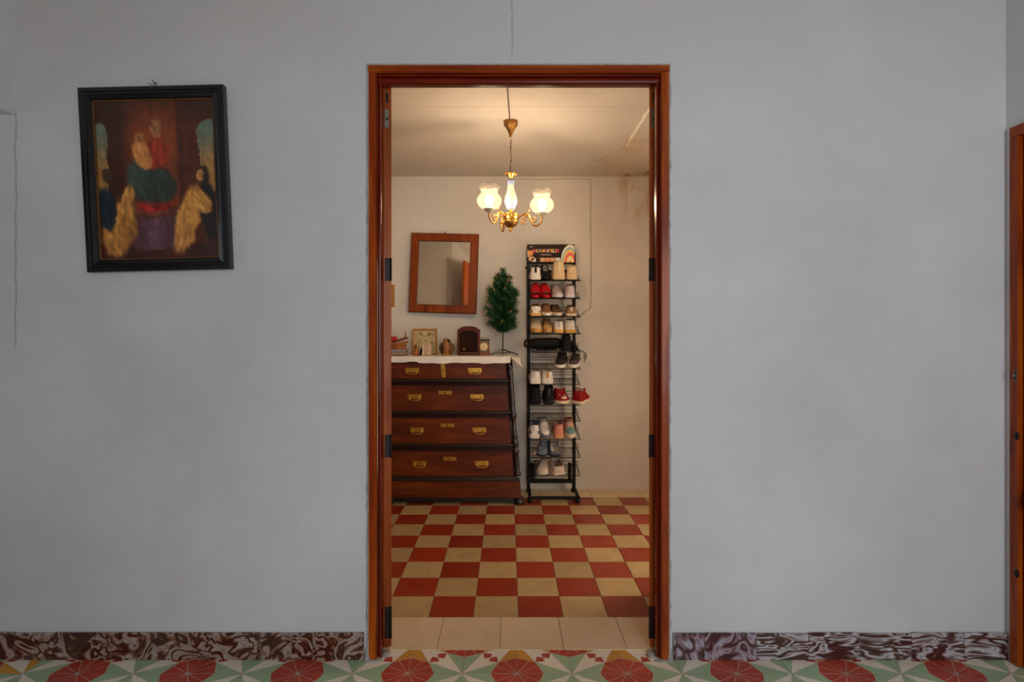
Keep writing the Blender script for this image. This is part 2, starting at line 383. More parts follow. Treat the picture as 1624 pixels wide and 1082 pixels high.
# ================================================================== THE SETTING
YW, YB, YR = 2.134, 2.444, 4.47         # near face and far face of the dividing wall, far wall of the back room
XL, XR = -1.91, 1.925
OL, OR, OT = -0.52, 0.60, 2.275         # rough door opening
CEIL, CEILB = 3.0, 2.533
mb = MB()
mb.prism([(-4.2, YW), (OL, YW), (OL, 2.19), (OL-0.28, YB), (-4.2, YB)], 0, CEIL)
mb.prism([(OR, YW), (XR+0.2, YW), (XR+0.2, YB), (OR+0.28, YB), (OR, 2.19)], 0, CEIL)
mb.box(OL, OR, YW, 2.19, OT, CEIL)
mb.add([(OL, 2.19, OT), (OR, 2.19, OT), (OR+0.28, YB, CEILB+0.02), (OL-0.28, YB, CEILB+0.02), (OL, 2.19, CEIL), (OR, 2.19, CEIL), (OR+0.28, YB, CEIL), (OL-0.28, YB, CEIL)],
       [(0,3,2,1),(4,5,6,7),(0,1,5,4),(1,2,6,5),(2,3,7,6),(3,0,4,7)])
struct(mb.build('wall_front', M['wall_front']))
mb = MB()
LH, LY0 = 2.105, 0.75                    # opening in the left wall right beside the corner
mb.box(XL-0.16, XL, -1.6, LY0, 0, CEIL); mb.box(XL-0.16, XL, LY0, YW, LH, CEIL)
struct(mb.build('wall_left', M['wall_plain']))
mb = MB(); DY0, DY1, DT = 1.22, 2.112, 2.045
mb.box(XR, XR+0.2, -1.6, DY0, 0, CEIL); mb.box(XR, XR+0.2, DY0, DY1, DT, CEIL); mb.box(XR, XR+0.2, DY1, YW, 0, CEIL)
struct(mb.build('wall_right', M['wall_plain']))
mb = MB(); mb.box(-4.2, 0.18, -1.8, -1.6, 0, CEIL); mb.box(1.72, XR+0.2, -1.8, -1.6, 0, CEIL); mb.box(0.18, 1.72, -1.8, -1.6, 2.32, CEIL); mb.box(0.18, 1.72, -1.8, -1.6, 0, 0.16)
struct(mb.build('wall_rear', M['wall_plain']))
mb = MB(); mb.box(-4.2, XR+0.2, -1.8, YB, CEIL, CEIL+0.1); struct(mb.build('ceiling', M['ceil_front']))
mb = MB(); mb.box(-4.2, -4.0, -1.6, YW, 0, CEIL); struct(mb.build('wall_side_room', M['wall_plain']))
# back room shell
BXL, BXR = -1.755, 1.645
mb = MB(); mb.box(BXL-0.2, BXR+0.2, YR, YR+0.15, 0, CEILB+0.1); struct(mb.build('wall_far', M['wall_far']))
mb = MB(); mb.box(BXL-0.2, BXL, YB, YR, 0, CEILB+0.1); struct(mb.build('wall_far_left', M['wall_far']))
mb = MB(); mb.box(BXR, BXR+0.2, YB, 2.64, 0, CEILB+0.1); mb.box(BXR, BXR+0.2, 3.42, YR, 0, CEILB+0.1); mb.box(BXR, BXR+0.2, 2.64, 3.42, 0, 0.08); mb.box(BXR, BXR+0.2, 2.64, 3.42, 1.92, CEILB+0.1)
struct(mb.build('wall_far_right', M['wall_far']))
mb = MB(); mb.box(BXL, BXR, YB, YR, CEILB, CEILB+0.1); struct(mb.build('ceiling_far', M['ceil_far']))

# floors: slab of grout with every tile as its own piece
mb = MB(); mb.box(-4.2, XR+0.2, -1.8, 2.192, -0.1, -0.003); fl = struct(mb.build('floor', M['grout']))
mb = MB(); mb.box(BXL, BXR, 2.192, YR, -0.1, -0.003); flb = struct(mb.build('floor_far', M['grout']))
def tile_mesh(name, wx, wy, mat, g=0.0012):
    m = MB(); m.cbox(-wx/2+g, wx/2-g, -wy/2+g, wy/2-g, -0.02, 0.0, 0.0012); return m.mesh(name, mat)
tr, tb = tile_mesh('tile_red', 0.2, 0.2, M['tile_red']), tile_mesh('tile_buff', 0.2, 0.2, M['tile_buff'])
for k in range(9):
    for i in range(-9, 8):
        x = 0.0447 + 0.2*i + 0.1; y = YB + 0.2*k + 0.1
        if x - 0.1 < BXL - 1e-3 or x + 0.1 > BXR + 1e-3: continue
        link('tile', tr if (i + k) % 2 == 0 else tb, flb, (x, y, random.uniform(-0.0006, 0.0006)), (random.uniform(-.002,.002), random.uniform(-.002,.002), random.uniform(-.002,.002)))
tcm = tile_mesh('border_tile', 0.2, YR-(YB+1.8), M['tile_cream'])
for i in range(-9, 8):
    x = 0.1 + 0.2*i + 0.0447
    if x - 0.1 < BXL - 1e-3 or x + 0.1 > BXR + 1e-3: continue
    link('border_tile', tcm, flb, (x, (YB+1.8+YR)/2, 0))
ths = tile_mesh('threshold_tile', 0.253, YB-2.192, M['tile_cream'], 0.001)
for i in range(-3, 4):
    x0 = -0.032 + 0.253*i; 
    link('threshold_tile', ths, flb, (x0 + 0.1265, (YB+2.192)/2, 0.0015 + random.uniform(0, 0.001)))
# patterned cement tile: quarter octagons at two corners, green star and yellow star at the others
TF = 0.203
def cement_tile():
    m = MB(); g = 0.0006; T = TF
    m.box(-T/2+g, T/2-g, -T/2+g, T/2-g, -0.02, 0.0, 0)
    def poly(pts, mi, sh=0.0011):
        P = [Vector((p[0]*T - T/2, p[1]*T - T/2)) for p in pts]
        n = len(P); out = []
        area = sum(P[i].x*P[(i+1) % n].y - P[(i+1) % n].x*P[i].y for i in range(n))
        if area < 0: P.reverse()
        for i in range(n):                       # inset each edge so that a pale line stays between the colours
            a, b, c = P[i-1], P[i], P[(i+1) % n]
            d1 = (b-a).normalized(); d2 = (c-b).normalized()
            n1 = Vector((-d1.y, d1.x)); n2 = Vector((-d2.y, d2.x)); den = 1 + n1.dot(n2)
            off = (n1+n2) * (sh/max(den, 0.12)); out.append(b + off)
        m.add([(p.x, p.y, 0.0004) for p in out], [tuple(range(n))], mi)
    R = 0.49; q = R*math.cos(PI/4)
    def octp(a):                                  # point on the octagon outline at angle a (0..90)
        s = a if a <= 45 else a - 45
        r = R*math.cos(PI/8)/math.cos(math.radians(s) - PI/8); return (r*math.cos(math.radians(a)), r*math.sin(math.radians(a)))
    for fl_ in (False, True):
        tf = (lambda p: (1-p[0], 1-p[1])) if fl_ else (lambda p: p)
        for a0 in (0, 30, 60):
            pts = [(0, 0), octp(a0)] + ([octp(45)] if a0 == 30 else []) + [octp(a0+30)]
            poly([tf(p) for p in pts], 1)
        poly([tf(p) for p in ((q, q), (0.53, 0.38), (0.5, 0.5), (0.38, 0.53))], 1)
    poly([(1, 0), (R, 0), (q, q)], 2); poly([(1, 0), (1, 1-R), (1-q, 1-q)], 2)
    poly([(0, 1), (0, R), (q, q)], 4); poly([(0, 1), (1-R, 1), (1-q, 1-q)], 4)
    poly([(1, 0), (q, q), (0.53, 0.38), (0.5, 0.5), (0.62, 0.47), (1-q, 1-q)], 3)
    poly([(0, 1), (q, q), (0.38, 0.53), (0.5, 0.5), (0.47, 0.62), (1-q, 1-q)], 3)
    return m
ct = cement_tile(); mats = [M['c_base'], M['c_red'], M['c_green'], M['c_cream'], M['c_yellow']]
ctm = ct.mesh('cement_tile', mats)
gx, gy = at(646, 1068, 2.0397).x, 2.0397            # an octagon centre
rest = MB()
for k in range(-18, 1):
    for i in range(-10, 13):
        x = gx + TF*i + TF/2; y = gy + TF*k + TF/2
        if x < -2.0 - 0.1 or x > XR + 0.1: continue
        par = (i % 2, k % 2)                     # local tile has octagon at lower left when i,k even
        rot = {(0,0): 0, (1,0): -PI/2, (1,1): PI, (0,1): PI/2}[par]
        # orientation by corner colours: octagon where i+k even; green star on the rows through gy
        sx = 1
        if par == (0,0): R_ = Matrix.Identity(3)
        elif par == (1,0): R_ = Matrix.Diagonal((-1, 1, 1))
        elif par == (1,1): R_ = Matrix.Diagonal((-1, -1, 1))
        else: R_ = Matrix.Diagonal((1, -1, 1))
        if k >= -4:
            if (par in ((1,0), (0,1))):
                if 'cement_mirror' not in bpy.data.meshes:
                    mm = cement_tile(); mm.v = [(-a, b, c) for a, b, c in mm.v]; mm.f = [f[::-1] for f in mm.f]; mm.mesh('cement_mirror', mats)
                me = bpy.data.meshes['cement_mirror']; rz = 0 if par == (1,0) else PI
            else: me = ctm; rz = 0 if par == (0,0) else PI
            if k == 0 and i == -8: rz += PI
            link('cement_tile', me, fl, (x, y, random.uniform(-0.0005, 0.0003)), (random.uniform(-.0015,.0015), random.uniform(-.0015,.0015), rz))
        else:
            vs_ = [R_ @ Vector(p) + Vector((x, y, 0)) for p in ct.v]
            o0 = len(rest.v); rest.v += [tuple(p) for p in vs_]
            fl2 = R_[0][0]*R_[1][1] < 0
            for f, mi in zip(ct.f, ct.m):
                f = f[::-1] if fl2 else f
                rest.f.append(tuple(q_ + o0 for q_ in f)); rest.m.append(mi); rest.s.append(False)
o = rest.build('cement_tiles', mats, fl); o['kind'] = 'stuff'

# baseboards: marbled skirting tiles
def baseboard(name, xs, matf, ztop, y0=YW-0.011):
    m = MB(); m.box(xs[0], xs[-1], y0+0.004, YW, 0, ztop-0.003); b = struct(m.build(name, M['rough_plaster']))
    for i in range(len(xs)-1):
        t = MB(); a = xs[i+1]-xs[i]; zt = ztop + random.uniform(-0.002, 0.002)
        t.cbox(-a/2+0.001, a/2-0.001, 0, 0.01, 0.001, zt, 0.0015)
        t.build('skirting_tile', matf(i), b, ((xs[i]+xs[i+1])/2, y0 + random.uniform(-.001, .001), 0))
    return b
bx = lambda p: (p - CX)*YW/F
baseboard('baseboard_left', [-2.25, -2.05] + [bx(p) for p in (26.6, 88.7, 170, 252, 332.5, 414.5, 497, 578)], lambda i: M['marble_brown'], 0.103)
baseboard('baseboard_right', [bx(p) for p in (1066.5, 1116, 1198, 1280, 1361, 1443, 1526, 1598.5)], lambda i: M['marble_violet'] if i < 2 else M['marble_streak'], 0.103)

# ---- door casing of the doorway (trim_1)
ZF = 2.292
trim = struct(link('trim_1', None))
trim['label'] = 'orange varnished wooden casing around the doorway'
def sweep_stile(prof, x_out, sgn, z0, z1):
    """prof: (distance inward from the outer edge, y) polygon"""
    m = MB(); pts = [(x_out + sgn*a, b) for a, b in prof]
    if sgn < 0: pts = pts[::-1]
    n = len(pts)
    m.add([(p[0], p[1], z0) for p in pts] + [(p[0], p[1], z1) for p in pts],
          [tuple(range(n))[::-1], tuple(range(n, 2*n))] + [(i, (i+1) % n, n+(i+1) % n, n+i) for i in range(n)])
    return m
flat = [(0, 2.172), (0, 2.122), (0.003, 2.119), (0.028, 2.119), (0.032, 2.124), (0.032, 2.172)]
def bead_prof():
    p = [(0.032, 2.172), (0.032, 2.130), (0.034, 2.1245), (0.0365, 2.130)]
    for k in range(9):
        a = PI*k/8; p.append((0.0415 - 0.0045*math.cos(a), 2.140 - 0.0075*math.sin(a)))
    p += [(0.0465, 2.150), (0.0465, 2.172)]
    return p
CL, CR = -0.5385, 0.6195
for xo, sg in ((CL, 1), (CR, -1)):
    sweep_stile(flat, xo, sg, 0.006, ZF-0.0295).build('casing_stile', M['casing'], trim)
    sweep_stile(bead_prof(), xo, sg, 0.006, ZF-0.030).build('bead', M['bead'], trim)
m = MB()
prof = [(ZF - a*0.95, b) for a, b in flat]
m.prism([(b, z) for z, b in prof], CL, CR, 'x'); m.build('head_casing', M['casing_h'], trim)
m = MB(); m.prism([(b, ZF - 0.030 - (a-0.032)*2.5) for a, b in bead_prof()], CL+0.032, CR-0.032, 'x'); m.build('head_bead', M['bead_h'], trim)
# uneven plaster fillet that runs around the casing
m = MB(); random.seed(3)
def fillet(path, outw):
    rings = []
    for (x, z), (nx, nz) in zip(path, outw):
        wdt = random.uniform(0.004, 0.013)
        rings.append([Vector((x - nx*0.004, 2.121, z - nz*0.004)), Vector((x + nx*0.003, 2.119 + random.uniform(-.001, .002), z + nz*0.003)), Vector((x + nx*wdt, YW+0.002, z + nz*wdt)), Vector((x - nx*0.004, YW+0.004, z - nz*0.004))])
    m.loft(rings, sm=False)
N_ = 70
fillet([(CL, 0.004 + (ZF)*i/N_) for i in range(N_+1)], [(-1, 0)]*(N_+1))
fillet([(CL + (CR-CL)*i/40, ZF) for i in range(41)], [(0, 1)]*41)
fillet([(CR, 0.004 + (ZF)*(N_-i)/N_) for i in range(N_+1)], [(1, 0)]*(N_+1))
m.build('plaster_edge', M['rough_plaster'], trim)
for sx, xx in ((1, CL), (-1, CR)):      # cement lumps where the casing meets the floor
    m = MB(); m.sphere((xx + sx*0.058, 2.165, -0.002), (0.020, 0.032, 0.008)); m.sphere((xx + sx*0.020, 2.118, -0.002), (0.045, 0.012, 0.007)); m.sphere((xx - sx*0.004, 2.124, 0.0), (0.012, 0.008, 0.05)); m.build('cement_patch', M['rough_plaster'], trim)

# ---- the two door leaves folded back into the far room
def door_leaf(name, label, hx, sgn):
    """hinge edge faces the camera; leaf runs into the far room and outwards. sgn=-1 left leaf"""
    root = struct(link(name, None, None, (hx, 2.182, 0.012), (0, 0, -sgn*math.radians(17)))); root['label'] = label
    Wd, H, T = 0.50, 2.236, 0.034
    m = MB(); x0, x1 = (0, T) if sgn < 0 else (-T, 0)
    m.cbox(x0, x1, 0, Wd, 0, H, 0.004); m.build('leaf_board', M['leaf'], root)
    for z0, z1 in ((0.16, 0.72), (0.86, 1.36), (1.50, 2.12)):
        for s2 in (x0-0.004, x1-0.004):
            m = MB(); m.cbox(s2, s2+0.008, 0.09, 0.41, z0, z1, 0.004); m.build('panel', M['leaf'], root)
    for zc, hh in ((0.10, 0.125), (0.80, 0.09), (1.50, 0.09)):
        m = MB(); m.cbox(x0+0.008, x1-0.006, -0.0018, 0.001, zc-hh/2, zc+hh/2, 0.0008)
        xk = x1-0.003 if sgn < 0 else x0+0.003
        hg = m.build('hinge', M['iron'], root)
        m = MB(); Mx = Matrix.Translation((xk, -0.004, zc-hh/2)); m.lathe([(0.0045, 0), (0.0045, hh*0.3), (0.0035, hh*0.31), (0.0045, hh*0.33), (0.0045, hh*0.66), (0.0035, hh*0.67), (0.0045, hh*0.69), (0.0045, hh)], 10, Mx)
        m.build('hinge_pin', M['iron'], hg)
    m = MB(); m.cbox(x0+0.012, x1-0.012, -0.0012, 0.002, H-0.075, H-0.035, 0.0005); m.build('bolt_slot', M['iron'], root)
    m = MB(); m.cbox(x0+0.008, x1-0.010, -0.0016, 0.002, H-0.175, H-0.10, 0.0006); pl = m.build('bolt_plate', M['steel'], root)
    m = MB(); m.lathe([(0.005, 0), (0.005, 0.002), (0.003, 0.003)], 10, Matrix.Translation(((x0+x1)/2, -0.0016, H-0.14)) @ Matrix.Rotation(PI/2, 4, 'X')); m.build('bolt_knob', M['iron'], pl)
    return root
door_leaf('door_1', 'orange wooden door leaf folded back at the left of the doorway', -0.4965, -1)
door_leaf('door_2', 'orange wooden door leaf folded back at the right of the doorway', 0.5925, 1)

# ---- door in the right-hand wall, seen almost edge-on
d3 = struct(link('door_3', None, None, (0, 0, 0))); d3['label'] = 'orange wooden door in the right-hand wall beside the corner'
m = MB(); m.cbox(XR-0.012, XR+0.08, 2.070, 2.108, 0.004, DT-0.042, 0.003); m.build('casing_stile', M['casing'], d3)
m = MB(); m.cbox(XR-0.012, XR+0.08, DY0, DY0+0.04, 0.004, DT-0.042, 0.003); m.build('casing_stile', M['casing'], d3)
m = MB(); m.cbox(XR-0.012, XR+0.08, DY0, 2.108, DT-0.042, DT-0.002, 0.003); m.build('head_casing', M['casing'], d3)
m = MB(); m.cbox(XR+0.004, XR+0.044, DY0+0.043, 2.067, 0.012, DT-0.045, 0.003); lf = m.build('leaf_board', M['leaf'], d3)
for z0, z1 in ((0.2, 0.9), (1.05, 1.88)):
    for y0, y1 in ((DY0+0.12, 1.60), (1.68, 2.0)):
        m = MB(); m.cbox(XR-0.002, XR+0.006, y0, y1, z0, z1, 0.003); m.build('panel', M['leaf'], lf)
m = MB(); m.cbox(XR-0.0145, XR-0.011, 2.074, 2.086, 1.08, 1.12, 0.001); m.tube([(XR-0.016, 2.08, 1.085), (XR-0.022, 2.078, 1.10), (XR-0.016, 2.08, 1.115)], 0.003); m.build('latch', M['steel'], d3)
for zc in (0.355, 0.872):
    m = MB(); m.sphere((XR-0.012, 2.075, zc), (0.006, 0.009, 0.016)); m.build('hinge', M['iron'], d3)

# ---- balcony window behind the camera, the room's daylight
w1 = struct(link('window_1', None)); w1['label'] = 'glazed balcony window behind the viewer'
for a in ((0.18, 0.24, 0.16, 2.32), (1.66, 1.72, 0.16, 2.32), (0.92, 0.98, 0.16, 2.32), (0.24, 1.66, 0.16, 0.22), (0.24, 1.66, 2.26, 2.32)):
    m = MB(); m.cbox(a[0], a[1], -1.68, -1.63, a[2], a[3], 0.004); m.build('window_frame', M['casing'], w1)

for x0, x1 in ((0.242, 0.918), (0.982, 1.658)):
    m = MB(); m.box(x0, x1, -1.657, -1.653, 0.222, 2.258); m.build('window_pane', M['pane'], w1)
w2 = struct(link('fill_window', None)); w2['label'] = 'added glazed opening for fill light in the unseen side wall of the far room'  # unseen glazed opening, added to hold the far room's fill lamp
for a in ((2.64, 2.68, 0.08, 1.92), (3.38, 3.42, 0.08, 1.92), (2.68, 3.38, 0.08, 0.12), (2.68, 3.38, 1.88, 1.92)):
    m = MB(); m.cbox(BXR-0.01, BXR+0.03, a[0], a[1], a[2], a[3], 0.004); m.build('window_frame', M['casing'], w2)
m = MB(); m.box(BXR+0.010, BXR+0.014, 2.682, 3.378, 0.122, 1.878); m.build('window_pane', M['pane'], w2)

# ================================================================== PICTURE ON THE FRONT WALL
def frame_bars(root, w, h, prof, mat, name='frame_bar'):
    """mitred frame in local xz plane, front to -y; prof: list of (inset, y)"""
    cor = [(-w/2, 0), (w/2, 0), (w/2, h), (-w/2, h)]; ins = [(1, 1), (-1, 1), (-1, -1), (1, -1)]
    for i in range(4):
        j = (i+1) % 4; m = MB(); rings = []
        for c in (i, j):
            rings.append([Vector((cor[c][0] + ins[c][0]*a, y, cor[c][1] + ins[c][1]*a)) for a, y in prof])
        m.loft(rings, sm=False); m.build(name, mat, root)
pc = at(257, 431.5, 2.125)
pic = thing('framed_picture', 'old dark devotional print in a worn black wooden frame on the grey wall', 'picture', (pc.x, YW-0.003, pc.z+0.004), (math.radians(2.2), math.radians(-1.35), 0))
PW, PH = 0.548, 0.694
frame_bars(pic, PW, PH, [(0, 0), (0, -0.026), (0.004, -0.030), (0.016, -0.030), (0.019, -0.026), (0.026, -0.026), (0.030, -0.029), (0.042, -0.024), (0.047, -0.016), (0.047, 0)], M['black_lacquer'])
frame_bars(pic, PW-0.092, PH-0.092, [(0, -0.010), (0, -0.0175), (0.004, -0.0165), (0.005, -0.010)], M['gilt'], 'inner_lip')
for o in pic.children:
    if o.name.startswith('inner_lip'): o.location.z = 0.046
m = MB(); m.box(-PW/2+0.02, PW/2-0.02, -0.006, -0.002, 0.02, PH-0.02); m.build('backing', M['black'], pic)
def devotional(u, v):
    # a plain generic stand-in: dark ground, two lit arches, soft robed masses and a round plinth
    n = 0.5 + 0.5*math.sin(7*u + 3*math.sin(9*v)) * math.sin(11*v + 2*u)
    P3 = Vector((u*9, v*12, 0.3)); u += 0.020*noise.noise(P3) + 0.009*noise.noise(P3*3); v += 0.016*noise.noise(P3 + Vector((7, 3, 1))) + 0.008*noise.noise(P3*3.3)
    brush = 1 + 0.22*noise.noise(Vector((u*26 + v*12, v*15, 2))) + 0.16*noise.noise(Vector((u*60, v*34, 5)))
    c = mixc((58, 26, 14), (112, 50, 20), sst(u, 0.18, 0.35)*(1 - sst(u, 0.66, 0.70)))
    c = mixc(c, (78, 34, 16), sst(u, 0.70, 0.74)*0.8)
    c = mixc(c, (40, 17, 10), 0.5*sst(v, 0.75, 1.0)); c = mixc(c, (150, 70, 28), 0.35*math.exp(-((u-0.52)**2/0.03 + (v-0.80)**2/0.02)))
    for (x0, x1) in ((-0.02, 0.09), (0.86, 1.02)):                      # arches open to the sky
        r = (x1-x0)/2; cx = (x0+x1)/2; top = 0.80
        ins = x0 < u < x1 and (v < top or ((u-cx)/r)**2 + ((v-top)/0.07)**2 < 1)
        if ins and v > 0.42: c = mixc((150, 104, 54), (92, 104, 92), sst(v, 0.5, 0.85))
    if v < 0.10: c = mixc((70, 30, 26), (46, 20, 16), n)                # floor
    if abs(u-0.50) < 0.23 and 0.06 < v < 0.28: c = mixc((96, 64, 78), (62, 34, 34), abs(u-0.47)/0.23)   # plinth
    e = ((u-0.48)/0.29)**2 + ((v-0.295)/0.035)**2
    if e < 1: c = mixc((112, 62, 42), (66, 30, 22), e)
    def blob(c, cx, cy, rx, ry, col, ang=0.0, hard=0.25, sh=0.35):
        a = math.radians(ang); dx, dy = u-cx, (v-cy)*1.3
        p = (dx*math.cos(a) + dy*math.sin(a))/rx; q = (-dx*math.sin(a) + dy*math.cos(a))/(ry*1.3)
        d = math.sqrt(p*p + q*q); k = 1 - sst(d, 1-hard, 1+hard*0.3)
        fold = 1.02 - sh*0.55*(p*0.6 + 0.5) + 0.34*noise.noise(Vector((p*4.5 + q*1.2, q*1.1, cx*31)))
        return mixc(c, tuple(z*fold for z in col), k)
    c = blob(c, 0.47, 0.33, 0.17, 0.035, (150, 34, 30))                 # red cushion
    c = blob(c, 0.40, 0.50, 0.17, 0.16, (52, 62, 56), 12); c = blob(c, 0.52, 0.46, 0.16, 0.12, (50, 58, 52), -20)
    c = blob(c, 0.50, 0.66, 0.115, 0.11, (150, 46, 24), -12)
    c = blob(c, 0.39, 0.66, 0.075, 0.10, (196, 124, 66), 20)
    c = blob(c, 0.51, 0.82, 0.058, 0.058, (150, 96, 54)); c = blob(c, 0.365, 0.765, 0.042, 0.036, (158, 98, 52))
    c = blob(c, 0.17, 0.20, 0.15, 0.20, (178, 118, 52), -14); c = blob(c, 0.07, 0.32, 0.085, 0.15, (18, 34, 48), 5)
    c = blob(c, 0.24, 0.38, 0.05, 0.10, (186, 126, 62), -20); c = blob(c, 0.075, 0.53, 0.05, 0.045, (66, 44, 30))
    c = blob(c, 0.75, 0.25, 0.11, 0.24, (196, 134, 66), -18); c = blob(c, 0.93, 0.30, 0.085, 0.22, (22, 17, 17), 8)
    c = blob(c, 0.88, 0.36, 0.07, 0.09, (186, 126, 64), 30); c = blob(c, 0.885, 0.53, 0.065, 0.06, (40, 26, 20)); c = blob(c, 0.865, 0.53, 0.035, 0.04, (168, 112, 66))
    return tuple(max(0, min(255, z*1.30*brush)) for z in c)
print_plane('print', PW-0.094, PH-0.094, 96, 124, devotional, pic, (0, -0.0105, 0.047))
m = MB(); m.box(-PW/2+0.045, PW/2-0.045, -0.0145, -0.0125, 0.045, PH-0.045); m.build('glass', M['pane'], pic)
m = MB(); m.tube([(-0.02, -0.002, PH+0.02), (-0.004, -0.006, PH+0.012), (0.0, -0.008, PH-0.005), (0.006, -0.006, PH+0.008), (0.0, -0.004, PH+0.016), (0.016, -0.003, PH+0.020)], 0.0013, 6); m.tube([(0.002, 0.012, PH+0.018), (-0.002, -0.010, PH+0.03)], 0.0016, 6)
m.build('hanging_wire', M['iron'], pic)

# ================================================================== CHANDELIER
HZ = 1.952                                   # hub height
ch = thing('chandelier', 'brass and white porcelain chandelier with two lit frosted shades', 'chandelier', (at(810, 346, 3.31).x, 3.31, 0))
m = MB(); m.lathe([(0.004, 2.432), (0.009, 2.436), (0.010, 2.452), (0.016, 2.468), (0.030, 2.495), (0.040, 2.505), (0.042, 2.515), (0.038, 2.524), (0.042, 2.533)], 28); m.build('canopy', M['old_brass'], ch)
m = MB(); m.lathe([(0.007, 2.430), (0.009, 2.437), (0.009, 2.446), (0.007, 2.450)], 14); m.build('canopy_collar', M['porcelain'], ch)
m = MB()
z = 2.430; i = 0
while z > 2.225:
    ring = []
    for k in range(12):
        a = 2*PI*k/12; px, pz = 0.0045*math.cos(a), 0.0085*math.sin(a)
        ring.append((px if i % 2 else 0, 0 if i % 2 else px, z - 0.0085 + pz))
    m.tube(ring, 0.0014, 5, closed=True); z -= 0.0142; i += 1
m.build('chain', M['old_brass'], ch)
m = MB(); m.tube([(0.004*math.sin(k*1.3), 0.004*math.cos(k*1.3), 2.435 - 0.0215*k) for k in range(11)], 0.0017, 6); m.build('flex', M['dark_cable'], ch)
m = MB()
m.lathe([(0.006, 2.228), (0.020, 2.224), (0.032, 2.218), (0.026, 2.212), (0.018, 2.203), (0.012, 2.192), (0.010, 2.186)], 24)
for k in range(8):
    a = 2*PI*k/8; m.sphere((0.032*math.cos(a), 0.032*math.sin(a), 2.217), (0.007, 0.007, 0.006), 0, 8, 6)
m.build('crown', M['brass'], ch)
PZ0 = 2.000
body = [(0.017, 0.0), (0.025, 0.006), (0.026, 0.014), (0.030, 0.024), (0.0375, 0.040), (0.0385, 0.056), (0.034, 0.080), (0.026, 0.105), (0.0195, 0.130), (0.0185, 0.148), (0.021, 0.160), (0.021, 0.172), (0.016, 0.183)]
m = MB(); m.lathe([(r, PZ0+z) for r, z in body], 28)
for fi in range(len(m.f)):
    zc = sum(m.v[q][2] for q in m.f[fi])/len(m.f[fi]) - PZ0
    m.m[fi] = 1 if (zc < 0.042 or zc > 0.150) else 0
m.build('porcelain_body', [M['porcelain'], M['porcelain_blue']], ch)
m = MB(); m.lathe([(0.010, 1.975), (0.008, 1.985), (0.012, 1.993), (0.016, 2.0)], 16); m.build('stem', M['brass'], ch)
m = MB(); m.lathe([(0.020, 1.980), (0.046, 1.976), (0.0475, 1.970), (0.0455, 1.967), (0.0455, 1.946), (0.048, 1.942), (0.044, 1.938)], 28); m.build('hub', M['brass'], ch)
m = MB(); m.lathe([(0.044, 1.938), (0.046, 1.930), (0.040, 1.916), (0.028, 1.904), (0.016, 1.898), (0.014, 1.894)], 28); m.build('hub_bowl', M['old_brass'], ch)
m = MB(); m.lathe([(0.014, 1.896), (0.008, 1.888), (0.014, 1.884), (0.007, 1.878), (0.008, 1.872), (0.001, 1.866)], 16); m.build('finial', M['brass'], ch)
def bez(pts, n=28):
    P = [Vector(p) for p in pts]; out = []
    Q = [P[0]] + P + [P[-1]]
    for k in range(len(P)-1):
        a, b, c, d = Q[k], Q[k+1], Q[k+2], Q[k+3]
        for i in range(n//(len(P)-1)+1):
            t = i/(n//(len(P)-1)+1)
            out.append(0.5*((2*b) + (c-a)*t + (2*a-5*b+4*c-d)*t*t + (3*b-a-3*c+d)*t**3))
    out.append(P[-1]); return out
AR = 0.19
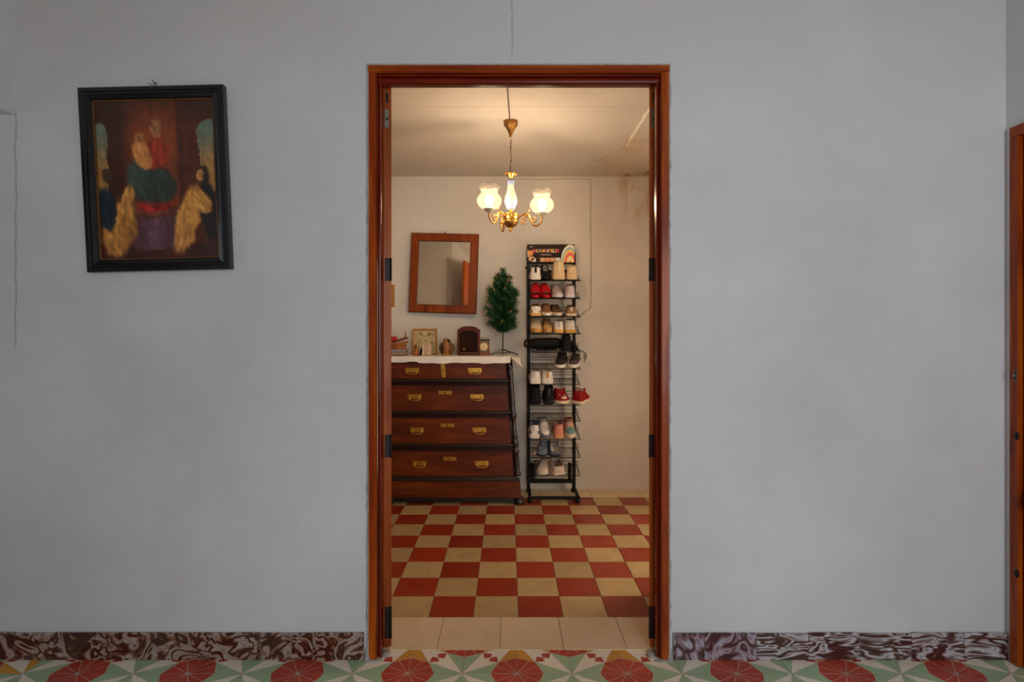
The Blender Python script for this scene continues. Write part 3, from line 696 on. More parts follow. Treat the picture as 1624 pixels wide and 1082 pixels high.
for ai, ang in enumerate((11.3, 131.3, 251.3)):
    a = math.radians(ang); cx, sx = math.cos(a), -math.sin(a)    # sin>0 means nearer the camera
    def rp(r, z): return Vector((r*cx, r*sx, HZ + z))
    arm = MB()
    pa = [(0.044, 0.0), (0.066, 0.012), (0.088, 0.022), (0.108, 0.012), (0.120, -0.018), (0.135, -0.045), (0.156, -0.052), (0.178, -0.038), (0.188, -0.012), (0.188, 0.008)]
    arm.tube(bez([rp(*p) for p in pa], 48), 0.0055, 8)
    for cen, r0, st, dr in (((0.088, -0.004), 0.018, 0.6, 1), ((0.140, -0.020), 0.020, 3.4, -1), ((0.075, -0.028), 0.014, 2.2, 1)):
        arm.tube([rp(cen[0] + r0*(1-k/26)*math.cos(st + dr*k*0.42), cen[1] + r0*(1-k/26)*math.sin(st + dr*k*0.42)) for k in range(24)], [0.004*(1-k/40) for k in range(24)], 6)
    arm.tube(bez([rp(0.10, 0.02), rp(0.112, 0.034), rp(0.106, 0.046), rp(0.098, 0.040)], 10), 0.003, 6)
    arm_o = arm.build('arm', M['old_brass'], ch)
    cup = MB(); TM = Matrix.Translation(rp(0.188, 0))
    cup.lathe([(0.006, 0.0), (0.010, 0.006), (0.026, 0.012), (0.030, 0.020), (0.030, 0.026), (0.020, 0.030)] if ai < 2 else [(0.006, 0.0), (0.009, 0.004), (0.012, 0.008), (0.012, 0.014)], 20, TM)
    cup.build('lamp_cup', M['porcelain'] if ai < 2 else M['old_brass'], ch)
    if ai == 2: continue
    sh = MB(); n = 36; prof = [(0.028, 0.024), (0.048, 0.030), (0.064, 0.046), (0.0715, 0.066), (0.069, 0.084), (0.058, 0.101), (0.046, 0.112), (0.0445, 0.118), (0.049, 0.128), (0.056, 0.142), (0.064, 0.152)]
    vs_ = []
    for kk, (r, z) in enumerate(prof):
        for i in range(n):
            b = 2*PI*i/n; wv = max(0, (kk-7))/3.0
            r2 = r*(1 + 0.06*wv*math.cos(6*b)); z2 = z + 0.007*wv*math.cos(6*b)
            vs_.append(TM @ Vector((r2*math.cos(b), r2*math.sin(b), z2)))
    fs_ = [(k*n+i, k*n+(i+1) % n, (k+1)*n+(i+1) % n, (k+1)*n+i) for k in range(len(prof)-1) for i in range(n)]
    sh.add(vs_, fs_[:7*n], 0, True); sh.add([], [], 0)
    for f_ in fs_[7*n:]: sh.f.append(f_); sh.m.append(1); sh.s.append(True)
    sho = sh.build('lamp_shade', [M['shade'], M['shade_frill']], ch)
    bl = MB(); bl.lathe([(0.010, 0.040), (0.013, 0.048), (0.022, 0.062), (0.025, 0.076), (0.020, 0.090), (0.008, 0.098), (0.001, 0.100)], 16, TM); bl.build('bulb', M['bulb'], ch)
    so = MB(); so.lathe([(0.012, 0.026), (0.012, 0.044), (0.009, 0.046)], 14, TM); so.build('socket', M['white'], ch)
# flex clipped along the ceiling
m = MB(); m.tube([(0.012, 3.36, CEILB-0.004), (0.004, 3.1, CEILB-0.004), (-0.006, 2.8, CEILB-0.004), (-0.01, YB, CEILB-0.004)], 0.003, 6)
tag(m.build('ceiling_cable', M['dark_cable']), 'thin cable along the ceiling from doorway to chandelier', 'cable')
m = MB(); yw = YR-0.004
m.tube(bez([at(822, 283.5, yw), at(860, 285, yw), at(900, 284, yw), at(934, 285, yw), at(937, 291, yw), at(937, 340, yw), at(937.5, 420, yw), at(937, 484, yw), at(930, 493, yw), at(912, 510, yw)], 60), 0.0032, 6)
tag(m.build('wall_cable', M['cable']), 'painted cable running along the top of the back wall and down to the shoe rack', 'cable')
oc = at(932, 568, YR)
so = thing('wall_socket', 'small white wall socket beside the shoe rack', 'socket', (oc.x, YR, oc.z))
m = MB(); m.cbox(-0.024, 0.024, -0.014, 0.0, -0.034, 0.034, 0.004); m.build('plate', M['white'], so)
m = MB(); m.lathe([(0.014, 0), (0.014, 0.012), (0.010, 0.016)], 14, Matrix.Translation((0, -0.014, 0.0)) @ Matrix.Rotation(PI/2, 4, 'X')); m.build('plug', M['white'], so)
m = MB(); m.tube(bez([at(931, 566, YR-0.03), at(927, 559, YR-0.02), at(919, 556, YR-0.012), at(908, 557, YR-0.010), at(902, 572, YR-0.010)], 24), 0.0028, 6)
tag(m.build('power_cord', M['dark_cable']), 'dark power cord curving from the wall socket behind the shoe rack', 'cord')

# ================================================================== MIRROR
mc = at(702, 496.5, 4.43)
mir = thing('wall_mirror', 'rectangular mirror in a brown wooden frame hanging crooked above the chest', 'mirror', (mc.x, YR-0.046, mc.z), (math.radians(-2.6), math.radians(1.7), math.radians(-2.1)))
MW, MH = 0.540, 0.638
frame_bars(mir, MW, MH, [(0, 0), (0, -0.018), (0.004, -0.022), (0.060, -0.022), (0.060, 0)], M['mirror_wood'])
frame_bars(mir, MW-0.118, MH-0.118, [(0, -0.004), (0, -0.019), (0.005, -0.016), (0.006, -0.004)], M['ebony'], 'inner_lip')
for o in mir.children:
    if o.name.startswith('inner_lip'): o.location.z = 0.059
frame_bars(mir, MW+0.006, MH+0.006, [(0, 0), (0, -0.014), (0.004, -0.016), (0.004, 0)], M['ebony'], 'outer_lip')
for o in mir.children:
    if o.name.startswith('outer_lip'): o.location.z = -0.003
m = MB(); m.box(-MW/2+0.058, MW/2-0.058, -0.012, -0.003, 0.058, MH-0.058); m.build('mirror_glass', M['mirror'], mir)
m = MB(); m.tube([(0.0, 0.018, MH+0.015), (0.0, -0.012, MH+0.018)], 0.002, 6); m.tube([(-0.008, -0.006, MH+0.002), (-0.004, -0.008, MH+0.016), (0.003, -0.008, MH+0.021), (0.009, -0.008, MH+0.012), (0.004, -0.006, MH-0.002)], 0.0015, 6)
m.build('hanging_wire', M['iron'], mir)
# little frame half hidden by the door leaf
sc = at(626, 487, YR); sf = thing('small_frame', 'small orange wooden frame on the back wall half hidden by the left door leaf', 'picture frame', (sc.x - 0.07, YR-0.002, sc.z))
frame_bars(sf, 0.14, 0.178, [(0, 0), (0, -0.012), (0.022, -0.014), (0.025, 0)], M['gold_wood'])
m = MB(); m.box(-0.05, 0.05, -0.005, -0.001, 0.02, 0.155); m.build('backing', M['cloth'], sf)

# ================================================================== CHEST OF DRAWERS
YC = 4.05; SC = F/YC
def cz(y): return CH - (y-CY)/SC
cd = thing('chest_of_drawers', 'dark walnut chest of four drawers with brass handles and turned side column', 'chest', (-0.477, 4.06, 0))
OX, OY = cd.location.x, cd.location.y
KS, Z0S = 0.073, cz(589)
def cpart(m, name, mat, parent=cd):
    m.shear(KS, Z0S); return m.build(name, mat, parent)
xr = (803-CX)/SC - OX - 0.004                  # right edge of the drawer fronts at the reference height (local)
xl = -xr + 0.012
DEP = YR - 0.02 - OY
m = MB(); m.box(xl-0.012, xr+0.010, 0.018, DEP, 0.075, 1.062); cpart(m, 'carcass', M['walnut_z'])
TZ = 1.0885
m = MB(); m.cbox(xl-0.050, xr+0.040, -0.042, DEP, TZ-0.030, TZ, 0.004); m.build('top', M['walnut'], cd)
draw = [(575.5, 601), (611, 652), (662.5, 704), (715.5, 756)]
for i, (ya, yb) in enumerate(draw):
    zt, zb = cz(ya), cz(yb)
    if i == 0: zt = min(zt, TZ-0.034)
    m = MB(); m.cbox(xl, xr, -0.010 if i else -0.030, 0.030, zb, zt, 0.003); dr = cpart(m, 'drawer', M['walnut'])
    yf = -0.010 if i else -0.030
    m = MB(); m.cbox(xl+0.004, xr+0.016, yf-0.012, yf+0.02, zb-0.020, zb-0.001, 0.006); cpart(m, 'moulding', M['ebony'])
    if i: m = MB(); m.cbox(xl+0.0, xr+0.010, yf-0.004, yf+0.02, zt+0.001, zt+0.012, 0.004); cpart(m, 'moulding', M['ebony'])
    hy = (588, 630, 683, 736)[i]
    for hx0 in (654.5, 753.5):
        hx = (hx0-CX)/SC - OX; hz = cz(hy) + 0.004
        zz = hz; m = MB()
        hxs = hx + KS*(zz - Z0S)*0               # the shear moves the handle with its drawer
        m.cbox(hx-0.050, hx+0.050, yf-0.003, yf+0.001, hz-0.016, hz+0.018, 0.0012)
        for s in (-1, 1): m.sphere((hx+s*0.030, yf-0.006, hz+0.0), 0.006, 0, 8, 6)
        hd = cpart(m, 'handle', M['brass'], dr)
        m = MB(); m.tube([(hx-0.030, yf-0.007, hz), (hx-0.037, yf-0.012, hz-0.012), (hx-0.032, yf-0.014, hz-0.025), (hx, yf-0.015, hz-0.027), (hx+0.032, yf-0.014, hz-0.025), (hx+0.037, yf-0.012, hz-0.012), (hx+0.030, yf-0.007, hz)], 0.0035, 7)
        m.shear(KS, Z0S); m.build('bail', M['brass'], dr)
    ex = (703.2-CX)/SC - OX; ez = cz((588, 623, 675, 728)[i])
    m = MB()
    if i == 0: m.cbox(ex-0.015, ex+0.015, yf-0.003, yf+0.001, ez-0.044, ez+0.046, 0.0012); m.cbox(ex-0.011, ex+0.009, yf-0.004, yf, ez-0.050, ez+0.050, 0.0012)
    else: m.cbox(ex-0.048, ex+0.048, yf-0.003, yf+0.001, ez-0.013, ez+0.015, 0.0012)
    cpart(m, 'keyhole_plate', M['brass'], dr)
    m = MB(); m.cbox(ex-0.004, ex+0.004, yf-0.0045, yf, ez-0.007, ez+0.008, 0.001); cpart(m, 'keyhole', M['black'], dr)
m = MB(); m.cbox(xl-0.014, xr+0.046, -0.030, 0.03, cz(789), cz(762), 0.004); cpart(m, 'plinth', M['walnut'])
m = MB(); m.cbox(xl-0.02, xr+0.040, -0.036, 0.02, cz(762), cz(758.5), 0.003); cpart(m, 'plinth_moulding', M['ebony'])
m = MB(); m.box(xl, xr+0.03, 0.05, DEP, 0.005, 0.075); cpart(m, 'gap_shade', M['ebony'])  # dark block that paints the shade in the gap under the plinth
for sgn, xc in ((1, xr+0.030), (-1, xl-0.026)):
    zb, zt = cz(756), TZ-0.022; H = zt-zb
    prof = [(0.024, 0), (0.026, 0.01), (0.026, 0.03), (0.018, 0.036), (0.020, 0.07), (0.022, 0.15), (0.019, 0.19), (0.027, 0.205), (0.027, 0.215), (0.018, 0.225), (0.024, 0.26), (0.027, 0.285), (0.022, 0.31), (0.017, 0.325), (0.025, 0.335), (0.025, 0.345), (0.018, 0.355), (0.0165, 0.47), (0.022, 0.50), (0.027, 0.51), (0.027, 0.525), (0.020, 0.54), (0.021, 0.62), (0.020, 0.80), (0.021, 0.86), (0.026, 0.875), (0.020, 0.89), (0.022, 0.93), (0.027, 0.945), (0.022, 0.96), (0.024, 1.0)]
    m = MB(); m.lathe([(r*0.98, zb + q*H) for r, q in prof], 18, Matrix.Translation((xc, 0.012, 0))); cpart(m, 'column', M['ebony'])
    m = MB(); m.lathe([(0.020, 0.0), (0.031, 0.006), (0.034, 0.020), (0.028, 0.036), (0.020, 0.042), (0.030, 0.050), (0.026, 0.060)], 20, Matrix.Translation((xc + KS*(0-Z0S)*-0 + 0.0, 0.010, 0.0))); cpart(m, 'foot', M['ebony'])
# white runner on the chest, its corner hanging at the right
TOP = TZ + 0.003
m = MB(); RXL, RXR = OX + xl - 0.03, OX + xr + 0.034
yf, ybk = OY-0.046, OY+DEP-0.002
def cloth(u, v):
    x = RXL + (RXR-RXL)*u
    if v < 0.7: return (x, ybk + (yf-ybk)*v/0.7, TOP + 0.0006*math.sin(40*u))
    t = (v-0.7)/0.3; hang = 0.041 + 0.003*math.sin(17*u) + 0.002*math.sin(41*u) + (0.006 if u > 0.30 else 0)
    return (x, yf - 0.004 - 0.004*math.sin(30*u)*t, TOP - hang*t)
m.grid(cloth, 90, 20)
def corner(u, v):       # triangular end falling over the right edge
    y = yf + 0.26*v
    drop = u*(0.012 + 0.075*max(0, 1-abs(v-0.12)/0.55))
    return (RXR + u*0.080 + 0.006*math.sin(9*v)*u, y - 0.01*u, TOP - drop*(1.0) - 0.002)
m.grid(corner, 10, 14)
tag(m.build('table_runner', M['cloth']), 'white cloth runner over the top of the dark chest', 'cloth')

# ================================================================== THINGS ON THE CHEST
TC = TOP + 0.0015
def onchest(px, Y): return (px-CX)*Y/F
YI = 4.22; SI = F/YI
# striped tin with basket, lid, flower
x0 = onchest(632, YI)
b = thing('striped_box', 'flat striped box at the left end of the chest under a small basket', 'box', (x0, YI, TC))
m = MB(); m.cbox(-0.075, 0.062, -0.05, 0.05, 0, 0.052, 0.003); m.build('body', M['rough_plaster'], b)
for k, cc in enumerate((rgb(110, 30, 24), rgb(196, 160, 90), rgb(70, 60, 66), rgb(150, 140, 140), rgb(120, 40, 40))):
    m = MB(); m.box(-0.0752, 0.0622, -0.0508, 0.0508, 0.004+0.0098*k, 0.0105+0.0098*k); m.build('stripe', plain('box_stripe', cc, 0.6), b)
bk = thing('wicker_basket', 'small orange wicker basket with a slanted lid on the striped box', 'basket', (x0, YI, TC+0.052))
t = NT('wicker'); v = t.coord((60, 60, 90)); f = t.noise(v, 1.0, 3); t.bump(f, 0.6, 0.004); wick = t.fin(t.ramp(f, [(0.3, rgb(110, 54, 14)), (0.7, rgb(196, 118, 40))]), 0.6)
m = MB()
for k in range(5): m.tube([( (0.055+0.003*k)*math.cos(q*2*PI/24), 0.04*math.sin(q*2*PI/24), 0.005+0.0085*k + (0.006*k*math.cos(q*2*PI/24)*0.6)) for q in range(24)], 0.0052, 6, closed=True)
m.lathe([(0.001, 0.002), (0.05, 0.002)], 16, Matrix.Diagonal((1.1, .78, 1, 1)), caps=False); m.build('weave', wick, bk)
m = MB(); m.cbox(-0.085, 0.075, -0.04, 0.04, -0.006, 0.010, 0.004, 0, Matrix.Translation((0, 0, 0.060)) @ Matrix.Rotation(math.radians(-17), 4, 'Y')); m.build('lid', wood('lid_wood', rgb(80, 30, 10), rgb(122, 52, 20), rgb(150, 72, 30), 'x'), bk)
fr_ = thing('red_flower', 'red fabric flower resting on the basket lid beside the door leaf', 'flower', (x0-0.040, YI-0.01, TC+0.108))
redm = plain('red_petal', rgb(190, 12, 22), 0.7, var=0.4)
for k in range(9):
    a = 2*PI*k/9; m = MB(); m.sphere((0.016*math.cos(a), 0.012*math.sin(a)-0.004, 0.012+0.012*math.sin(a*2)), (0.019, 0.012, 0.014), 0, 10, 6); m.build('petal', redm, fr_)
m = MB(); m.tube([(0, 0, 0), (0.0, 0, -0.012)], 0.003, 6); m.build('stalk', M['iron'], fr_)
m = MB(); m.lathe([(0.0045, 0), (0.0045, 0.046), (0.002, 0.052)], 10); cn = m.build('candle_stick', plain('pink_wax', rgb(160, 74, 62), 0.5), None, (x0+0.053, YI, TC+0.133)); tag(cn, 'thin pinkish red candle standing at the raised end of the basket lid', 'candle')
# gilt framed botanical print
x0 = onchest(673.5, 4.30)
fp = thing('framed_print', 'gilt framed pale floral print leaning against the wall on the chest', 'picture', (x0, 4.30, TC), (math.radians(-7), math.radians(-0.6), 0))
FW, FH = 0.193, 0.205
frame_bars(fp, FW, FH, [(0, 0.012), (0, -0.004), (0.006, -0.008), (0.013, -0.004), (0.014, 0.012)], M['gold_wood'])
def floral(u, v):
    c = mixc((206, 178, 128), (226, 202, 152), math.exp(-((u-0.5)**2/0.08 + (v-0.45)**2/0.12)))
    r = random.Random(int(u*40)*131 + int(v*44)); 
    for cx, cy, rx, ry, col in ((0.32, 0.86, 0.08, 0.07, (128, 118, 74)), (0.70, 0.84, 0.09, 0.07, (112, 112, 74)), (0.5, 0.90, 0.12, 0.06, (232, 206, 150)), (0.86, 0.82, 0.05, 0.05, (130, 120, 80)), (0.27, 0.56, 0.06, 0.04, (170, 112, 62)), (0.55, 0.55, 0.06, 0.04, (160, 128, 72)), (0.84, 0.50, 0.06, 0.04, (150, 104, 56)), (0.5, 0.75, 0.15, 0.03, (176, 150, 100))):
        d = ((u-cx)/rx)**2 + ((v-cy)/ry)**2
        if d < 1.6: c = mixc(c, col, (1 - sst(d, 0.5, 1.6))*(0.5 + 0.5*r.random()))
    for s0, s1 in ((0.75, 0.82), (0.85, 0.85), (0.93, 0.88), (0.2, 0.27), (0.1, 0.18)):
        xs = s0 + (s1-s0)*v*1.2
        if abs(u-xs) < 0.014 and 0.05 < v < 0.5: c = mixc(c, (120, 112, 70), 0.7)
    return c
print_plane('print', FW-0.026, FH-0.026, 44, 48, floral, fp, (0, 0.001, 0.013))
m = MB(); m.box(-FW/2+0.012, FW/2-0.012, -0.0035, -0.0025, 0.012, FH-0.012); m.build('glass', M['pane'], fp)
m = MB(); m.box(-FW/2+0.010, FW/2-0.010, 0.003, 0.010, 0.010, FH-0.010); m.build('backing', M['gold_wood'], fp)
m = MB(); m.tube([(-0.006, 0.004, FH-0.002), (0, 0.002, FH+0.006), (0.006, 0.004, FH-0.002)], 0.0014, 6); m.build('hanging_ring', M['iron'], fp)
# small figures and card before the print
am = plain('amber_wood', rgb(160, 88, 26), 0.35, var=0.5, scale=40)
x0 = onchest(659.5, 4.2)
fg = thing('carved_figure', 'small amber wooden figure standing before the floral print', 'figurine', (x0, 4.20, TC))
m = MB(); m.lathe([(0.020, 0), (0.021, 0.008), (0.016, 0.016), (0.018, 0.034), (0.016, 0.050), (0.010, 0.058)], 14, Matrix.Diagonal((1, .8, 1, 1))); m.build('robe', am, fg)
m = MB(); m.sphere((0, 0, 0.066), (0.010, 0.010, 0.013), 0, 10, 8); m.sphere((-0.004, 0.002, 0.076), (0.008, 0.008, 0.007), 0, 8, 6); m.build('head', plain('dark_amber', rgb(112, 52, 18), 0.4), fg)
x0 = onchest(666.5, 4.19)
dk = thing('dark_figure', 'tiny black figure between the amber figure and the white card', 'figurine', (x0, 4.19, TC))
m = MB(); m.lathe([(0.011, 0), (0.012, 0.006), (0.008, 0.012), (0.010, 0.030), (0.007, 0.044), (0.003, 0.058), (0.001, 0.062)], 12, Matrix.Rotation(math.radians(10), 4, 'Y')); m.build('body', M['black'], dk)
m = MB(); m.lathe([(0.013, 0), (0.013, 0.005), (0.010, 0.006)], 12); m.build('stand', M['gold_wood'], dk)
x0 = onchest(676.5, 4.18)
cdx = thing('white_card', 'pinkish white printed card standing before the floral print', 'card', (x0, 4.185, TC), (math.radians(-6), 0, 0))
def cardp(u, v):
    c = (214, 176, 142)
    if u < 0.10: c = (236, 214, 186)
    elif int(v*13) % 2 == 0 and 0.16 < u < 0.9 - 0.2*((int(v*13)*7) % 3): c = mixc(c, (150, 104, 84), 0.6)
    return c
print_plane('print', 0.064, 0.084, 26, 40, cardp, cdx, (0, -0.0012, 0.001))
m = MB(); m.box(-0.0325, 0.0325, 0, 0.002, 0, 0.086); m.build('sheet', M['cloth'], cdx)
# carved bird before a round disc
x0 = onchest(708.5, YI)
bd = thing('carved_bird', 'carved wooden bird standing before a round bark disc on the chest', 'carving', (x0, YI, TC))
bark = wood('bark_disc', rgb(60, 36, 18), rgb(100, 64, 34), rgb(128, 88, 50), 'z', 0.5, 0.2, rings=60, knots=False); bw = wood('bird_wood', rgb(98, 56, 22), rgb(142, 88, 40), rgb(166, 110, 56), 'z', 0.5, 0.2, rings=60, knots=False)
m = MB(); m.lathe([(0.052, -0.008), (0.060, -0.004), (0.060, 0.004), (0.052, 0.008)], 32, Matrix.Translation((0, 0.012, 0.054)) @ Matrix.Rotation(PI/2, 4, 'X') @ Matrix.Diagonal((1, 0.93, 1, 1))); m.build('disc', bark, bd)
m = MB(); rings = []
for z, r, ox, ry in ((0.004, 0.012, -0.004, .010), (0.016, 0.018, -0.004, .013), (0.04, 0.023, -0.002, .016), (0.07, 0.024, 0.0, .016), (0.09, 0.022, -0.002, .015), (0.108, 0.0185, -0.003, .014), (0.122, 0.015, -0.003, .012), (0.131, 0.007, -0.005, .006)):
    rings.append([Vector((ox + r*1.3*math.cos(q*PI/7), -0.018 + ry*math.sin(q*PI/7), z)) for q in range(14)])
m.loft(rings); m.build('body', bw, bd)
m = MB(); m.tube([(0.010, -0.022, 0.116), (0.024, -0.026, 0.112), (0.030, -0.026, 0.100)], [0.011, 0.009, 0.001], 8); m.build('beak', M['iron'], bd)
m = MB(); m.tube([(-0.028, -0.026, 0.078), (-0.031, -0.028, 0.048), (-0.027, -0.026, 0.018)], [0.003, 0.009, 0.003], 8); m.build('wing', M['iron'], bd)
m = MB(); m.cbox(-0.026, 0.022, -0.036, -0.002, 0.0, 0.014, 0.003); m.build('perch', M['gold_wood'], bd)
# arched wooden clock case
x0 = onchest(743, YI)
cc = thing('arched_case', 'dark brown arched wooden mantel clock case with a glass door', 'clock case', (x0, YI, TC))
hw, hs, ht = 0.086, 0.200, 0.224
arch = [(-hw, 0), (hw, 0), (hw, hs)] + [(0.068*math.cos(a), hs + 0.004 + (ht-hs-0.004)*math.sin(a)) for a in [PI*k/16 for k in range(17)]] + [(-hw, hs)]
inner = [(-0.068, 0.016), (0.068, 0.016), (0.068, 0.155)] + [(0.068*math.cos(PI*k/14), 0.155 + 0.034*math.sin(PI*k/14)) for k in range(1, 14)] + [(-0.068, 0.155)]
m = MB(); m.prism(arch, 0.02, 0.07, 'y'); m.build('case', M['clock_wood'], cc)
# front frame as a ring between outer and inner outline
def resample(poly, cen, n=64):
    out = []
    for k in range(n):
        a = 2*PI*k/n; dx, dz = math.cos(a), math.sin(a); best = None
        for i in range(len(poly)):
            p, q = poly[i], poly[(i+1) % len(poly)]
            ex, ez = q[0]-p[0], q[1]-p[1]; det = dx*(-ez) + ex*dz
            if abs(det) < 1e-12: continue
            t = ((p[0]-cen[0])*(-ez) + ex*(p[1]-cen[1]))/det; s = (dx*(p[1]-cen[1]) - dz*(p[0]-cen[0]))/det
            if t > 0 and -1e-6 <= s <= 1+1e-6: best = t if best is None else min(best, t)
        out.append((cen[0]+best*dx, cen[1]+best*dz))
    return out
cen = (0, 0.1); A_ = resample(arch, cen); B_ = resample(inner, cen)
m = MB(); m.loft([[Vector((p[0], y, p[1])) for p in A_] if w_ else [Vector((p[0], y, p[1])) for p in B_] for w_, y in ((1, 0.02), (1, 0.0), (0, 0.0), (0, 0.02))], closed_path=True, sm=False); m.build('door_frame', M['clock_wood'], cc)
m = MB(); m.prism(inner, 0.0165, 0.0205, 'y'); m.build('lining', plain('case_shade', rgb(46, 22, 12), 0.8, spec=0.1), cc)  # flat dark sheet, the shade inside the case put into its colour
m = MB(); m.prism(inner, 0.004, 0.006, 'y'); m.build('glass', M['pane'], cc)
m = MB(); m.lathe([(0.010, 0), (0.010, 0.004), (0.004, 0.006)], 14, Matrix.Translation((-0.036, 0.018, 0.046)) @ Matrix.Rotation(PI/2, 4, 'X')); m.build('bell', M['brass'], cc)
m = MB(); m.cbox(-0.066, 0.066, 0.0065, 0.0115, 0.017, 0.021, 0.001); m.build('ledge', M['gold_wood'], cc)
# small carriage clock
x0 = onchest(768, 4.24)
ck = thing('carriage_clock', 'small brown carriage clock with a round cream dial beside the arched case', 'clock', (x0, 4.24, TC))
m = MB(); m.cbox(-0.032, 0.036, 0, 0.05, 0.016, 0.116, 0.003); m.build('case', plain('bronze_case', rgb(104, 74, 44), 0.4, 0.3, var=0.5), ck)
m = MB(); m.cbox(-0.040, 0.044, -0.006, 0.056, 0.0, 0.018, 0.004); m.build('base', wood('clock_base', rgb(110, 56, 16), rgb(150, 84, 30), rgb(170, 104, 44), 'x', knots=False), ck)
m = MB(); m.cbox(-0.038, 0.042, -0.005, 0.055, 0.114, 0.122, 0.003); m.build('cornice', M['iron'], ck)
m = MB(); m.tube([(-0.026, 0.025, 0.120), (-0.026, 0.025, 0.132), (0.024, 0.025, 0.132), (0.024, 0.025, 0.120)], 0.002, 6); m.build('carry_handle', M['brass'], ck)
m = MB(); m.lathe([(0.031, 0), (0.031, 0.004), (0.027, 0.005)], 28, Matrix.Translation((-0.004, 0.002, 0.066)) @ Matrix.Rotation(PI/2, 4, 'X')); dl = m.build('dial', plain('dial_cream', rgb(228, 196, 142), 0.5, var=0.08), ck)
for k in range(12):
    a = PI/2 - k*PI/6; m = MB(); p = Vector((-0.004 + 0.022*math.cos(a), -0.0034, 0.066 + 0.022*math.sin(a)))
    m.cbox(-0.0035, 0.0035, -0.0006, 0.0006, -0.0011, 0.0011, 0.0002, 0, Matrix.Translation(p) @ Matrix.Rotation(-a, 4, 'Y')); m.build('hour_mark', M['iron'], dl)
for ln, a in ((0.013, 1.2), (0.018, -1.5)):
    m = MB(); m.tube([(-0.004, -0.0042, 0.066), (-0.004+ln*math.cos(a), -0.0042, 0.066+ln*math.sin(a))], 0.0012, 5); m.build('hand', M['iron'], dl)
for s in (-1, 1):
    m = MB(); m.lathe([(0.004, 0.016), (0.003, 0.04), (0.004, 0.07), (0.003, 0.1), (0.004, 0.116)], 8, Matrix.Translation((0.002 + s*0.036, -0.001, 0))); m.build('pillar', M['old_brass'], ck)

# artificial pine
YT = 4.25; tx = onchest(797.5, YT)
pine = thing('artificial_pine', 'small artificial green pine on a bare stem standing at the right end of the chest', 'christmas tree', (tx, YT, TC))
m = MB(); m.tube([(0, 0, 0.02), (0.001, 0, 0.2), (0.0, 0, 0.42), (0.002, 0, 0.66)], [0.0045, 0.0045, 0.004, 0.003], 8); m.build('stem', M['iron'], pine)
for a, mt in ((-18, 'iron'), (200, 'steel'), (268, 'steel')):
    A = math.radians(a); e = 0.125 if a == -18 else 0.10
    m = MB(); m.tube([(0, 0, 0.045), (e*0.25*math.cos(A), e*0.25*math.sin(A), 0.034), (e*math.cos(A), e*math.sin(A), 0.006)], 0.0045, 7)
    m.tube([(0, 0, 0.02), (e*0.5*math.cos(A), e*0.5*math.sin(A), 0.020)], 0.003, 6); m.build('stand_leg', M[mt], pine)
PWD = 1.0
t = NT('pine_needles'); n = t.noise(t.coord(rnd=True), 40, 3); needle = t.fin(t.ramp(n, [(0.3, rgb(16, 50, 22)), (0.55, rgb(40, 88, 40)), (0.8, rgb(90, 130, 74))]), 0.55)
tipm = plain('pine_tip', rgb(186, 124, 72), 0.7, var=0.3)
random.seed(11)
def branch_mesh(L, seed):
    r = random.Random(seed); m = MB(); m.tube([(0, 0, 0), (0, 0, L*0.9)], 0.002, 5, mi=1)
    for k in range(230):
        q = r.uniform(0.08, 1.0); a = r.uniform(0, 2*PI); el = math.radians(r.uniform(25, 60)); ln = r.uniform(0.032, 0.058)*(1.1-0.2*q)
        p = Vector((0, 0, q*L*0.92)); d = Vector((math.cos(a)*math.sin(el), math.sin(a)*math.sin(el), math.cos(el)))
        s = d.cross(Vector((0, 0, 1))).normalized()*0.0011; mid = p + d*ln*0.5 + Vector((0, 0, 0.002))
        m.add([p-s, p+s, mid+s*1.1, p+d*ln, mid-s*1.1], [(0, 1, 2, 3, 4)], 0)
    return m.mesh('branch', [needle, M['iron']])
bm_ = [branch_mesh(0.115, k) for k in range(4)]
def mk_tip():
    m = MB(); m.tube([(0, 0, 0), (0, 0.001, 0.024)], [0.003, 0.0022], 6); return m.mesh('tip', tipm)
tipme = mk_tip()
for k in range(60):
    f = (k + 0.5)/60; z = 0.185 + 0.385*f; a = k*2.39996 + random.uniform(-.2, .2)
    env = 0.80 + 0.45*math.sin(PI*min(1, f/0.75)) if f < 0.5 else 1.19 - 0.62*(f-0.5)/0.5
    tilt = math.radians(66 - 30*f + random.uniform(-8, 8)); s = (0.90 + 0.30*random.random())*env
    bo = link('branch', bm_[k % 4], pine, (0, 0, z), Euler((0, tilt, a))); bo.scale = (1.0, 1.0, s)
    if k % 2 == 0:
        d = Euler((0, tilt, a)).to_matrix() @ Vector((0, 0, 1)); p = Vector((0, 0, z)) + d*0.128*s
        link('tip', tipme, pine, p, Euler((0, tilt*0.4, a)))
bo = link('branch', bm_[0], pine, (0, 0, 0.575), (0.05, 0.02, 0)); bo.scale = (1.0, 1.0, 0.8)
for k in range(7):     # tuft below
    a = k*0.9; bo = link('branch', bm_[k % 4], pine, (0, 0, 0.175), Euler((0, math.radians(52), a))); bo.scale = (0.8, 0.8, 0.75)

